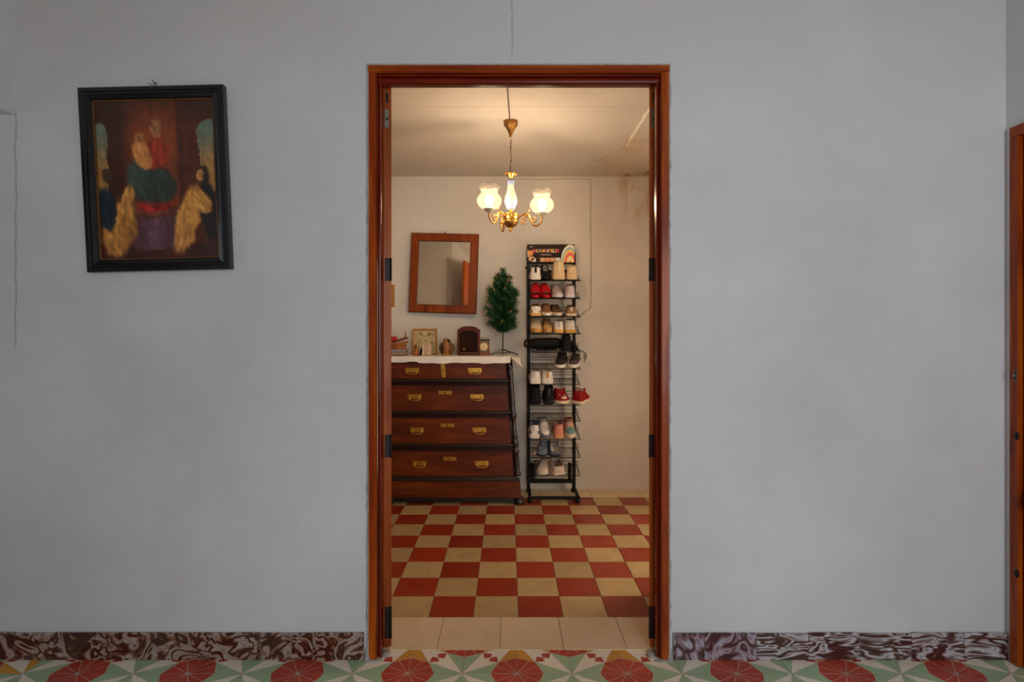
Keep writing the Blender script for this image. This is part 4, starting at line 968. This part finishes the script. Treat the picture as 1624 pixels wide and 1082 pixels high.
# ================================================================== SHOE RACK
RX0, RX1 = 0.158, 0.530
YP, YFRT = 4.365, 4.15
rk = thing('shoe_rack', 'tall narrow black wire shoe rack against the back wall', 'shoe rack', (0, 0, 0))
for xx in (RX0, RX1 - 0.012):
    m = MB(); m.cbox(xx-0.010, xx+0.016, YP, YP+0.022, 0.03, 1.90, 0.003); m.build('post', M['black_metal'], rk)
for xx in (RX0, RX1-0.012):
    m = MB(); m.cbox(xx-0.008, xx+0.014, 4.10, YP+0.04, 0.030, 0.052, 0.003); m.build('base_bar', M['black_metal'], rk)
m = MB(); m.cbox(RX0-0.008, RX1+0.002, 4.10, 4.122, 0.024, 0.046, 0.003); m.build('base_bar', M['black_metal'], rk)
m = MB(); m.cbox(RX0+0.01, RX1-0.01, YP, YP+0.02, 0.075, 0.105, 0.003); m.build('cross_bar', M['black_metal'], rk)
for xx in (RX0+0.018, RX1-0.058):
    m = MB(); m.cbox(xx, xx+0.030, YP+0.002, YP+0.02, 0.10, 0.235, 0.002); m.build('side_plate', M['black_metal'], rk)
for xx in (RX0+0.004, RX1-0.012):
    for yy in (4.115, YP+0.02):
        m = MB(); m.lathe([(0.017, 0.0), (0.019, 0.004), (0.019, 0.026), (0.014, 0.032)], 14, Matrix.Translation((xx, yy, 0))); m.build('foot', M['black_metal'], rk)
m = MB(); m.sphere((0, 0, 0), (0.012, 0.010, 0.012)); m.build('knob', M['black_metal'], rk, at(835.5, 424.5, YP-0.01))
m = MB(); m.cbox(RX0+0.006, RX1-0.006, YP+0.004, YP+0.02, 1.745, 1.765, 0.003); m.build('cross_bar', M['black_metal'], rk)
shelf_y = [445.4, 474, 503, 530, 559, 585.6, 610.4, 642.6, 668, 697, 725.5, 754.6]
ZS = [CH - (y-CY)*YFRT/F for y in shelf_y]
SL = math.atan2(0.030, YP-YFRT)
m = MB(); wr = 0.0021
def W(a, b, r=wr): m.tube([a, b], r, 6)
dz = 0.030
a0, a1 = RX0+0.004, RX1+0.012
W((a0, YFRT, 0), (a1, YFRT, 0), 0.003); W((a0, YFRT+0.002, 0.016), (a0, YFRT, 0)); W((a1, YFRT, 0), (a1-0.010, YP, dz+0.012)); W((a0, YFRT, 0), (a0, YP, dz+0.012))
for q in (0.2, 0.45, 0.7, 0.9, 1.0): W((a0, YFRT+(YP-YFRT)*q, dz*q), (a1-0.010*q, YFRT+(YP-YFRT)*q, dz*q))
W((a0, YP, dz+0.030), (a1-0.010, YP, dz+0.030)); W((a0, YP, dz+0.052), (a1-0.010, YP, dz+0.052))
for q in (0.0, 0.33, 0.66, 1.0):
    xx = a0 + 0.03 + (a1-a0-0.07)*q; W((xx, YFRT, -0.001), (xx, YP, dz-0.001))
m.tube([(a1-0.010, YP, dz+0.035), (a1+0.006, YP-0.03, dz+0.03), (a1+0.006, YP-0.04, dz+0.005), (a1-0.004, YP-0.03, dz-0.005)], wr, 6)
W((a1-0.010, YP, dz+0.035), (a1, YFRT, 0)); 
shelf_me = m.mesh('wire_shelf', M['black_metal'])
for z in ZS: link('wire_shelf', shelf_me, rk, (0, 0, z))

# carton on top of the rack
gz = CH - (417-CY)*4.34/F; gh = 29.3*4.34/F; gx0, gx1 = (836.3-CX)*4.33/F, (911.5-CX)*4.33/F
gw = gx1-gx0
ct_ = thing('place_mat_carton', 'dark printed carton with colourful letters and a rainbow on top of the shoe rack', 'box', ((gx0+gx1)/2, 4.335, gz))
dkb = plain('carton_brown', rgb(48, 30, 20), 0.6, var=0.15, spec=0.2)
m = MB(); m.cbox(-gw/2, gw/2, 0, 0.10, 0, gh, 0.0015); m.build('body', dkb, ct_)
PC = dict(pink=rgb(232, 64, 110), orange=rgb(240, 140, 40), yellow=rgb(244, 200, 70), white=rgb(236, 226, 206), teal=rgb(150, 180, 176), grey=rgb(170, 164, 150), tan=rgb(224, 170, 110), peach=rgb(236, 150, 90))
PM = {k: plain('ink_' + k, c, 0.5, var=0.05) for k, c in PC.items()}
fx = lambda q: -gw/2 + gw*q; fz = lambda q: gh*q
seq = ['pink', 'orange', 'yellow', 'white', 'orange', 'yellow', 'pink', 'white', 'orange', 'yellow', 'white', 'orange', 'pink']
dg = bpy.context.evaluated_depsgraph_get()
def letters(txt, x0, x1, z0, h, cols, y=-0.0012):
    cw = (x1-x0)/len(txt)
    for k, chh in enumerate(txt):
        cu = bpy.data.curves.new('letter', 'FONT'); cu.body = chh; cu.size = 1.0; cu.extrude = 0.01; cu.offset = 0.03
        tmp = bpy.data.objects.new('tmp', cu); COL.objects.link(tmp); bpy.context.view_layer.update()
        me = bpy.data.meshes.new_from_object(tmp.evaluated_get(bpy.context.evaluated_depsgraph_get()))
        bpy.data.objects.remove(tmp)
        xs = [v.co.x for v in me.vertices]; ys = [v.co.y for v in me.vertices]
        sx = cw*0.90/(max(xs)-min(xs)); sz = h/(max(ys)-min(ys)); mx, my = min(xs), min(ys)
        for v in me.vertices: v.co = Vector(((v.co.x-mx)*sx, v.co.z*0.05, (v.co.y-my)*sz))
        me.name = 'letter'; me.materials.clear(); me.materials.append(PM[cols[k % len(cols)]])
        link('letter', me, ct_, (x0 + cw*k, y, z0))
letters('SALVAMANTELES', fx(0.115), fx(0.675), fz(0.555), gh*0.185, seq)
def patch(nm, poly, mat, y=-0.0008):
    m = MB(); m.prism([(fx(a), fz(b_)) for a, b_ in poly], y, 0.0004, 'y'); return m.build(nm, mat, ct_)
rect = lambda a, b_, c, d: [(a, b_), (c, b_), (c, d), (a, d)]
patch('printed_line', rect(0.29, 0.41, 0.50, 0.45), PM['grey'])
for k, cn_ in enumerate(('tan', 'peach', 'tan', 'white')): patch('printed_photo', rect(0.27 + 0.108*k, 0.06, 0.37 + 0.108*k, 0.27), PM[cn_])
patch('printed_photo', rect(0.03, 0.12, 0.14, 0.34), PM['tan']); patch('printed_photo', rect(0.10, 0.05, 0.18, 0.25), PM['white'])
patch('printed_photo', rect(0.02, 0.40, 0.12, 0.66), PM['orange']); patch('printed_photo', [(0.04, 0.82), (0.12, 0.95), (0.10, 0.86), (0.14, 0.88)], PM['grey'])
patch('printed_photo', [(0.0, 0.3), (0.10, 0.42), (0.0, 0.7)], PM['grey'], -0.0006)
for k, (cn_, r) in enumerate((('white', 1.0), ('teal', 0.86), ('yellow', 0.72), ('peach', 0.62), ('pink', 0.52), ('yellow', 0.40), ('white', 0.28), ('orange', 0.14))):
    pts = []
    for q in range(15):
        a = PI*(0.5 + 0.5*q/14) if False else PI - PI*q/14*1.0
        px, pz = 0.905 + 0.185*r*math.cos(a)*1.08, 0.02 + 0.96*r*math.sin(a)
        pts.append((min(px, 0.995), pz))
    patch('rainbow_band', pts, PM[cn_], -0.0008 - 0.00025*k)
# dark bin showing below the lowest shelf
bz = thing('storage_box', 'pale grey box standing behind the lowest shelf of the shoe rack', 'box', (0.335, YP+0.024, 0.105))
m = MB(); m.cbox(-0.115, 0.105, 0.0, 0.075, 0.0, 0.13, 0.004); m.build('body', plain('grey_card', rgb(176, 166, 156), 0.7), bz)
m = MB(); m.cbox(-0.118, 0.108, -0.002, 0.077, 0.118, 0.134, 0.002); m.build('lid', plain('grey_card_lid', rgb(186, 178, 168), 0.7), bz)

# ---- shoes
_c = {}
def fab(c, rough=0.7):
    if c not in _c: _c[c] = plain('shoe_%02x%02x%02x' % c, rgb(*c), rough, var=0.12, scale=30, bump=0.25, bscale=200, spec=0.22)
    return _c[c]
def interp(tab, t):
    for (a, va), (b, vb) in zip(tab, tab[1:]):
        if t <= b: return va + (vb-va)*sst(t, a, b) if b > a else vb
    return tab[-1][1]
WT = [(0, .58), (.02, .78), (.08, .92), (.18, .96), (.4, .88), (.65, 1.0), (.8, .96), (.9, .78), (.97, .48), (1, .26)]
def shoe(root, L, Wd, hgt, sole_h, heel, mid, toe, sole, lining, laces=None, collar=(.92, .74, 1.0), low=None, open_to=0.47, stripe=None, tab=None):
    HT = [(0, collar[0]*0.92), (.05, collar[0]), (.22, collar[1]), (.42, collar[2]), (.5, .93), (.68, .62), (.85, .50), (.95, .40), (1, .22)]
    ST = [0, .02, .05, .09, .14, .2, .27, .34, .41, .47, .53, .6, .68, .76, .83, .89, .94, .975, 1]
    NA = 16; mats = [fab(heel), fab(mid), fab(toe), fab(low or mid), fab(lining)]
    up = MB(); li = MB(); P = []; rims = []
    for t in ST:
        w_ = Wd/2*interp(WT, t); h = hgt*interp(HT, t); y = L*t
        al = 0 if t <= 0.02 else (60*min(1, (t-.02)/.05) if t < open_to-.09 else max(0, 60*(open_to-t)/.09))
        row = []
        for k in range(NA+1):
            s = k/NA
            th = (90-al)*s*2 if s <= 0.5 else 180 - (90-al)*(1-s)*2
            if s == 0.5: th = 90-al
            c_, s_ = math.cos(math.radians(th)), math.sin(math.radians(th))
            x = w_*math.copysign(abs(c_)**0.6, c_); z = sole_h*0.85 + (h-sole_h*0.85)*min(1, abs(s_)/math.cos(math.radians(al)))**0.8
            zf_ = max(0.0, min(1.0, (z - sole_h*0.85)/max(1e-4, h - sole_h*0.85))); x *= 1 - 0.15*zf_**1.6
            row.append(Vector((x, y, z)))
        if al > 0:
            th = 90+al; c_, s_ = math.cos(math.radians(th)), math.sin(math.radians(th))
            rr = Vector((0.85*w_*math.copysign(abs(c_)**0.6, c_), y, h))
        else: rr = row[NA//2].copy()
        P.append((t, row, rr, al, h))
    for (t0, r0, q0, a0_, h0), (t1, r1, q1, a1_, h1) in zip(P, P[1:]):
        tm = (t0+t1)/2; base = 0 if tm < .16 else (1 if tm < .72 else 2)
        for k in range(NA):
            A, B = (r0[k], r0[k+1]); C, D = (r1[k], r1[k+1])
            if k == NA//2: A, C = q0, q1
            if k < 2 or k >= NA-2: mi = 3 if low else base
            else: mi = base
            if stripe and .28 < tm < .5 and k in (3, 4, NA-4, NA-5): mi = 4
            up.add([A, B, D, C], [(3, 2, 1, 0)], mi, True)
        if a0_ > 0 or a1_ > 0:       # the dipped lining
            for s in range(6):
                f0, f1 = s/6, (s+1)/6
                def lp(ra, rb, f, h, al): 
                    p = ra.lerp(rb, f); p.z -= (min(1, al/20))*(h*0.62)*(1-(2*f-1)**2)**0.6; return p
                li.add([lp(r0[NA//2], q0, f0, h0, a0_), lp(r0[NA//2], q0, f1, h0, a0_), lp(r1[NA//2], q1, f1, h1, a1_), lp(r1[NA//2], q1, f0, h1, a1_)], [(3, 2, 1, 0)], 0, True)
    n0 = P[0][1]; up.add([p for p in n0], [tuple(range(len(n0)))], 0, True)
    n1 = P[-1][1]; up.add([p for p in n1], [tuple(range(len(n1)))[::-1]], 2, True)
    # weld for smooth shading
    me = up.mesh('upper', mats); import bmesh
    b_ = bmesh.new(); b_.from_mesh(me); bmesh.ops.remove_doubles(b_, verts=b_.verts, dist=1e-5); bmesh.ops.recalc_face_normals(b_, faces=b_.faces); b_.to_mesh(me); b_.free()
    link('upper', me, root); li.build('lining', mats[4], root)
    so_ = MB(); rings = []
    left = []
    for t in ST: left.append((Wd/2*1.06*interp(WT, t), L*t))
    out = [(a, b2) for a, b2 in left] + [(-a, b2) for a, b2 in left[::-1]]
    out = [(a, b2*1.03 - L*0.015) for a, b2 in out]
    for fz_, sc_ in ((0, .92), (.12, .98), (.5, 1.0), (.9, .985), (1, .95)):
        rings.append([Vector((a*sc_, L/2 + (b2-L/2)*(0.985 + 0.015*sc_), sole_h*fz_ + 0.012*max(0, b2/L-0.75)**1.0*(1-fz_))) for a, b2 in out])
    so_.loft(rings[::-1], sm=True)
    no = len(out)
    for fi in range(3*no, 4*no): so_.m[fi] = 1                      # worn outsole edge
    so_.build('sole', [fab(sole, 0.6), fab(tuple(int(q_*0.62) for q_ in sole), 0.7)], root)
    rim = [p[1][NA//2] for p in P if p[3] > 0] + [p[2] for p in P[::-1] if p[3] > 0]
    if len(rim) > 6:
        co = MB(); co.tube(rim, 0.0034, 6, closed=True); co.build('collar', fab(tuple(int(q_*0.86) for q_ in mid)), root)
    if laces:
        for k in range(4):
            t = .50 + .055*k; w_ = Wd/2*interp(WT, t)*0.42; h = hgt*interp(HT, t)
            lc = MB(); lc.tube([(-w_, L*t+0.004, h*0.93), (-w_*0.5, L*t, h+0.002), (w_*0.5, L*t, h+0.002), (w_, L*t+0.004, h*0.93)], 0.0026, 5); lc.build('lace', fab(laces), root)
    if tab:
        tb_ = MB(); tb_.cbox(-Wd*0.10, Wd*0.10, -0.005, 0.004, hgt*0.5, hgt*collar[0]*1.02, 0.002); tb_.build('heel_tab', fab(tab), root)
def slide(root, L, Wd, col, sole, arch_h):
    so_ = MB(); left = [(Wd/2*interp([(0, .5), (.05, .8), (.15, .9), (.4, .84), (.7, 1.0), (.9, .85), (.97, .6), (1, .35)], t), L*t) for t in [k/20 for k in range(21)]]
    out = left + [(-a, b2) for a, b2 in left[::-1]]
    so_.loft([[Vector((a*s_, b2, 0.024*f)) for a, b2 in out] for f, s_ in ((1, .96), (.85, 1), (.2, 1), (0, .95))]); so_.build('sole', fab(sole, 0.6), root)
    st = MB()
    def band(u, v):
        t = 0.42 + 0.57*u; w_ = Wd/2*(1.04 - 0.10*u*u); a = PI*v; h = arch_h*(1.0 - 0.55*u*u)
        return (w_*math.cos(a)*(1 if abs(math.cos(a)) > .7 else 1), L*t, 0.006 + (h)*abs(math.sin(a))**0.6)
    st.grid(band, 8, 20); 
    def band2(u, v):
        p = band(u, v); return (p[0]*0.93, p[1], max(0.004, p[2]-0.006))
    st.grid(lambda u, v: band2(1-u, v), 8, 20); st.build('strap', fab(col), root)
    return
RXT = Matrix.Rotation(SL, 3, 'X')
def place(name, label, cat, px, shelf, L, toe_out=False, yaw=0, front=4.140, lift=0.0045, group='shoes on the black rack', roll=0):
    z = ZS[shelf-1]; X = (px-CX)*front/F
    base = Vector((X, front, z + 0.003 + (front-YFRT)*math.tan(SL)))
    up = RXT @ Vector((0, 0, lift))
    if toe_out: R_ = RXT @ Matrix.Rotation(PI + math.radians(yaw), 3, 'Z'); loc = base + up + RXT @ (Matrix.Rotation(math.radians(yaw), 3, 'Z') @ Vector((0, L, 0)))
    else: R_ = RXT @ Matrix.Rotation(math.radians(yaw), 3, 'Z'); loc = base + up
    if roll: R_ = R_ @ Matrix.Rotation(math.radians(roll), 3, 'Y')
    return thing(name, label, cat, loc, R_.to_euler(), group)
BK, WH, CRM, TAN, GRY, BRN = (14, 12, 13), (226, 216, 204), (218, 190, 146), (176, 130, 78), (120, 118, 122), (92, 66, 48)
# row 1
shoe(place('sneaker', 'black sneaker with white heel, first on the top shelf of the rack', 'shoe', 849.5, 1, .255), .255, .084, .105, .028, WH, BK, BK, WH, BK, WH, low=WH, tab=BK)
shoe(place('sneaker', 'black sneaker with white trim beside the white-heeled one on the top shelf', 'shoe', 867, 1, .255, True, 3), .255, .084, .105, .030, BK, BK, BK, BK, WH, WH, low=(70, 52, 46), stripe=1)
shoe(place('high_top_shoe', 'tall cream shoe, the highest one on the top shelf of the rack', 'shoe', 886.5, 1, .25), .25, .098, .135, .034, CRM, CRM, CRM, CRM, (196, 172, 134), CRM, collar=(1.0, .92, 1.02), tab=(228, 206, 166))
shoe(place('high_top_shoe', 'cream shoe at the right end of the top shelf of the rack', 'shoe', 907, 1, .25, False, -3), .25, .084, .104, .034, CRM, CRM, CRM, CRM, (196, 172, 134), CRM, collar=(1.0, .92, 1.02))
# row 2
slide(place('slide_sandal', 'red slide sandal, left one of the pair on the second shelf', 'sandal', 849.5, 2, .235, True, -2), .235, .076, (190, 22, 30), (172, 16, 24), .105)
slide(place('slide_sandal', 'red slide sandal, right one of the pair on the second shelf', 'sandal', 867, 2, .235, True, 4), .235, .078, (190, 22, 30), (172, 16, 24), .100)
shoe(place('sneaker', 'white and mauve sneaker next to the red slides on the second shelf', 'shoe', 886, 2, .24, True, 3), .24, .086, .090, .026, WH, (196, 176, 172), (206, 194, 192), (210, 204, 206), (120, 84, 62), WH, low=(150, 128, 130))
shoe(place('sneaker', 'white and mauve sneaker at the right end of the second shelf', 'shoe', 904.5, 2, .24), .24, .078, .096, .024, (206, 186, 184), (196, 176, 172), WH, (206, 202, 206), (120, 60, 46), WH, tab=(212, 196, 192))
# row 3
shoe(place('sneaker', 'white sneaker with tan patches and gum sole, first on the third shelf', 'shoe', 850, 3, .24), .24, .088, .082, .024, WH, (150, 108, 70), WH, (212, 160, 96), BRN, WH, low=(150, 108, 70), tab=WH)
shoe(place('flat_shoe', 'tan slip-on shoe second from the left on the third shelf', 'shoe', 868, 3, .235, True), .235, .076, .080, .026, CRM, (150, 108, 70), (140, 100, 66), WH, (104, 76, 52), low=(222, 180, 128))
shoe(place('flat_shoe', 'dark brown shoe with pale sole third from the left on the third shelf', 'shoe', 886, 3, .235, True, 5), .235, .078, .072, .026, BRN, (104, 78, 58), (110, 84, 62), (214, 196, 170), (60, 44, 36), BRN)
shoe(place('sneaker', 'brown and white sneaker at the right end of the third shelf', 'shoe', 906, 3, .235, False, -3), .235, .084, .074, .022, (150, 112, 84), (120, 92, 70), WH, (214, 186, 156), BRN, WH, stripe=1, tab=WH)
# row 4
shoe(place('flat_shoe', 'cream open shoe on a tan sole, first on the fourth shelf', 'shoe', 851.5, 4, .235, True), .235, .090, .088, .034, CRM, (222, 200, 164), (224, 200, 160), (190, 138, 76), (120, 84, 58))
shoe(place('flat_shoe', 'tan wedge shoe second from the left on the fourth shelf', 'shoe', 869.5, 4, .235, True), .235, .070, .092, .040, TAN, (160, 124, 88), (206, 166, 112), (200, 150, 90), (110, 86, 68))
shoe(place('sneaker', 'white sneaker with silver heel and gold sole on the fourth shelf', 'shoe', 886.5, 4, .235), .235, .076, .094, .030, (222, 214, 202), WH, WH, (214, 164, 92), (150, 140, 130), tab=(176, 172, 168))
shoe(place('sneaker', 'white sneaker with gold sole and dark lining at the right end of the fourth shelf', 'shoe', 904.5, 4, .235), .235, .084, .102, .028, (206, 196, 182), WH, WH, (206, 152, 78), (70, 46, 34))
# row 5: black things lying on the shelf
z5 = ZS[4]
tb5 = thing('tall_boot', 'long black boot lying across the fifth shelf with its pull loop to the left', 'boot', (0, 0, 0), group='shoes on the black rack')
m = MB(); yb = 4.20; rr_ = []
for px, py, rz, ry in ((836, 546, .020, .02), (842, 545, .036, .035), (850, 545, .043, .04), (862, 545, .043, .042), (874, 544, .042, .042), (884, 544, .040, .04), (889, 545, .034, .034), (890.5, 545, .020, .02)):
    c = at(px, py, yb); rr_.append([Vector((c.x, c.y + ry*math.cos(q*PI/7), max(c.z + rz*math.sin(q*PI/7), z5+0.026))) for q in range(14)])
m.loft(rr_); m.build('shaft', M['black'], tb5)
m = MB(); lp_ = []
for q in range(20):
    c = at(836.5, 545, 4.19); a = q*2*PI/20; lp_.append((c.x + 0.022*math.cos(a), c.y + 0.004*math.sin(a), c.z + 0.026*math.sin(a)))
m.tube(lp_, 0.0085, 8, closed=True); m.build('pull_loop', M['black'], tb5)
m = MB(); m.cbox((850-CX)*4.15/F, (884-CX)*4.15/F, 4.148, 4.185, z5+0.016, z5+0.030, 0.006); m.build('sole', M['black'], tb5)
shoe(place('clog', 'black rounded clog standing at the right end of the fifth shelf', 'shoe', 899, 5, .235, False, 0), .235, .080, .118, .026, BK, BK, BK, BK, BK, collar=(.98, .9, 1.0))
slide(place('slide_sandal', 'flat black sandal lying below the long boot on the fifth shelf', 'sandal', 911.5, 5, .20, True, 8), .20, .056, BK, BK, .055)
# row 6
shoe(place('flat_shoe', 'dark brown shoe with white sole nearer the middle of the sixth shelf', 'shoe', 887, 6, .235, True, -12), .235, .088, .088, .026, (58, 46, 44), (52, 42, 42), (60, 50, 50), WH, (40, 32, 32), low=(120, 112, 108))
shoe(place('flat_shoe', 'dark grey shoe with white sole turned outward at the right of the sixth shelf', 'shoe', 907.5, 6, .235, True, -14), .235, .080, .080, .028, (64, 54, 52), (70, 60, 58), (90, 82, 80), WH, (50, 40, 38), stripe=1)
# row 7
shoe(place('sneaker', 'plain white sneaker at the left end of the seventh shelf', 'shoe', 849, 7, .245), .245, .088, .100, .030, WH, WH, WH, WH, (176, 158, 138), WH, tab=(224, 214, 202))
shoe(place('sneaker', 'white sneaker with an orange mark second on the seventh shelf', 'shoe', 868.5, 7, .245), .245, .090, .098, .030, WH, WH, WH, WH, (190, 176, 156), WH, tab=(206, 140, 80))
# row 8
shoe(place('ankle_boot', 'black ankle boot at the left end of the eighth shelf', 'boot', 849, 8, .245), .245, .092, .125, .032, BK, BK, BK, BK, BK, BK, collar=(1.0, .95, 1.05))
shoe(place('ankle_boot', 'black ankle boot beside the red slippers on the eighth shelf', 'boot', 870.5, 8, .245), .245, .086, .122, .034, BK, BK, BK, (34, 30, 28), BK, BK, collar=(1.0, .95, 1.05), tab=(60, 58, 58))
RD = (142, 22, 28)
s8 = place('slipper', 'red slipper with pale patches on its toe on the eighth shelf', 'slipper', 894, 8, .19, True, 10)
shoe(s8, .19, .114, .098, .026, RD, RD, RD, (224, 204, 172), (206, 180, 160), collar=(.6, .7, 1.02), open_to=0.5)
def on_toe(root, dx, t, L, hgt, rad, colr, nm):
    HTt = [(.42, 1.02), (.5, .93), (.68, .62), (.85, .50), (.95, .40), (1, .22)]
    z = hgt*interp(HTt, t); m = MB(); m.sphere((dx, L*t, z*0.985 - abs(dx)*0.22), rad, 0, 10, 6); m.build(nm, fab(colr), root)
for dx, t_, rd_ in ((-0.022, .70, (.010, .010, .005)), (0.016, .68, (.010, .010, .005)), (-0.008, .88, (.026, .018, .012))): on_toe(s8, dx, t_, .19, .098, rd_, (226, 186, 160), 'patch')
s8b = place('slipper', 'red slipper turned sideways showing its pale lining at the right of the eighth shelf', 'slipper', 914.5, 8, .18, False, -32)
shoe(s8b, .18, .092, .108, .026, RD, RD, RD, (224, 204, 172), (206, 176, 158), collar=(.95, .9, 1.05), open_to=0.55)
# row 10
shoe(place('sneaker', 'white and grey sneaker at the left end of the tenth shelf', 'shoe', 847.5, 10, .245, False), .245, .082, .112, .034, WH, GRY, WH, WH, (90, 88, 94), WH, low=(110, 114, 122), tab=WH)
shoe(place('sneaker', 'white sneaker with dark side mark next to the pink one on the tenth shelf', 'shoe', 866.5, 10, .245, True, 6), .245, .086, .112, .030, WH, WH, WH, (116, 118, 126), (90, 88, 94), (236, 226, 208), low=(110, 114, 122), stripe=1)
PK = (214, 140, 120)
shoe(place('sneaker', 'pink sneaker showing its heel on the tenth shelf', 'shoe', 886.5, 10, .235), .235, .078, .115, .024, PK, PK, PK, (216, 160, 96), (150, 110, 100), (222, 160, 140))
shoe(place('sneaker', 'pink sneaker with teal toe at the right end of the tenth shelf', 'shoe', 905.5, 10, .235, True), .235, .082, .112, .034, PK, (220, 150, 126), (116, 150, 146), (222, 200, 180), (176, 70, 50), (214, 222, 210))
# row 11
s11 = place('slipper', 'blue-grey slipper with a small white eye spot on the eleventh shelf', 'slipper', 857.5, 11, .20, True, -16)
shoe(s11, .20, .096, .095, .018, (92, 100, 112), (98, 108, 122), (104, 114, 128), (44, 46, 52), (70, 72, 80), collar=(.3, .5, 1.0), open_to=0.55)
on_toe(s11, 0.02, .72, .20, .095, (.007, .007, .005), (216, 214, 210), 'eye_spot')
m = MB(); m.tube([(0.036, .17, .022), (0.052, .19, .018), (0.066, .205, .014)], [.008, .008, .004], 7); m.build('pink_fin', fab((190, 140, 130)), s11)
shoe(place('slipper', 'blue-grey slipper with pale insole facing out on the eleventh shelf', 'slipper', 880.5, 11, .20, False, 3), .20, .086, .100, .018, (92, 100, 112), (98, 108, 122), (104, 114, 128), (48, 50, 56), (206, 190, 172), collar=(.36, .72, 1.05), open_to=0.66)
# row 12
BG = (206, 184, 162)
shoe(place('slipper', 'beige slipper lying toe forward on the lowest shelf', 'slipper', 858, 12, .205, True, -16), .205, .098, .085, .016, BG, BG, BG, (216, 196, 174), (190, 166, 142), collar=(.8, .8, 1.0), open_to=0.45)
shoe(place('slipper', 'beige slipper turned to show its opening on the lowest shelf', 'slipper', 887.5, 12, .205, False, 16), .205, .104, .092, .016, BG, BG, BG, (216, 196, 174), (168, 144, 122), collar=(.70, .85, 1.1), open_to=0.66)
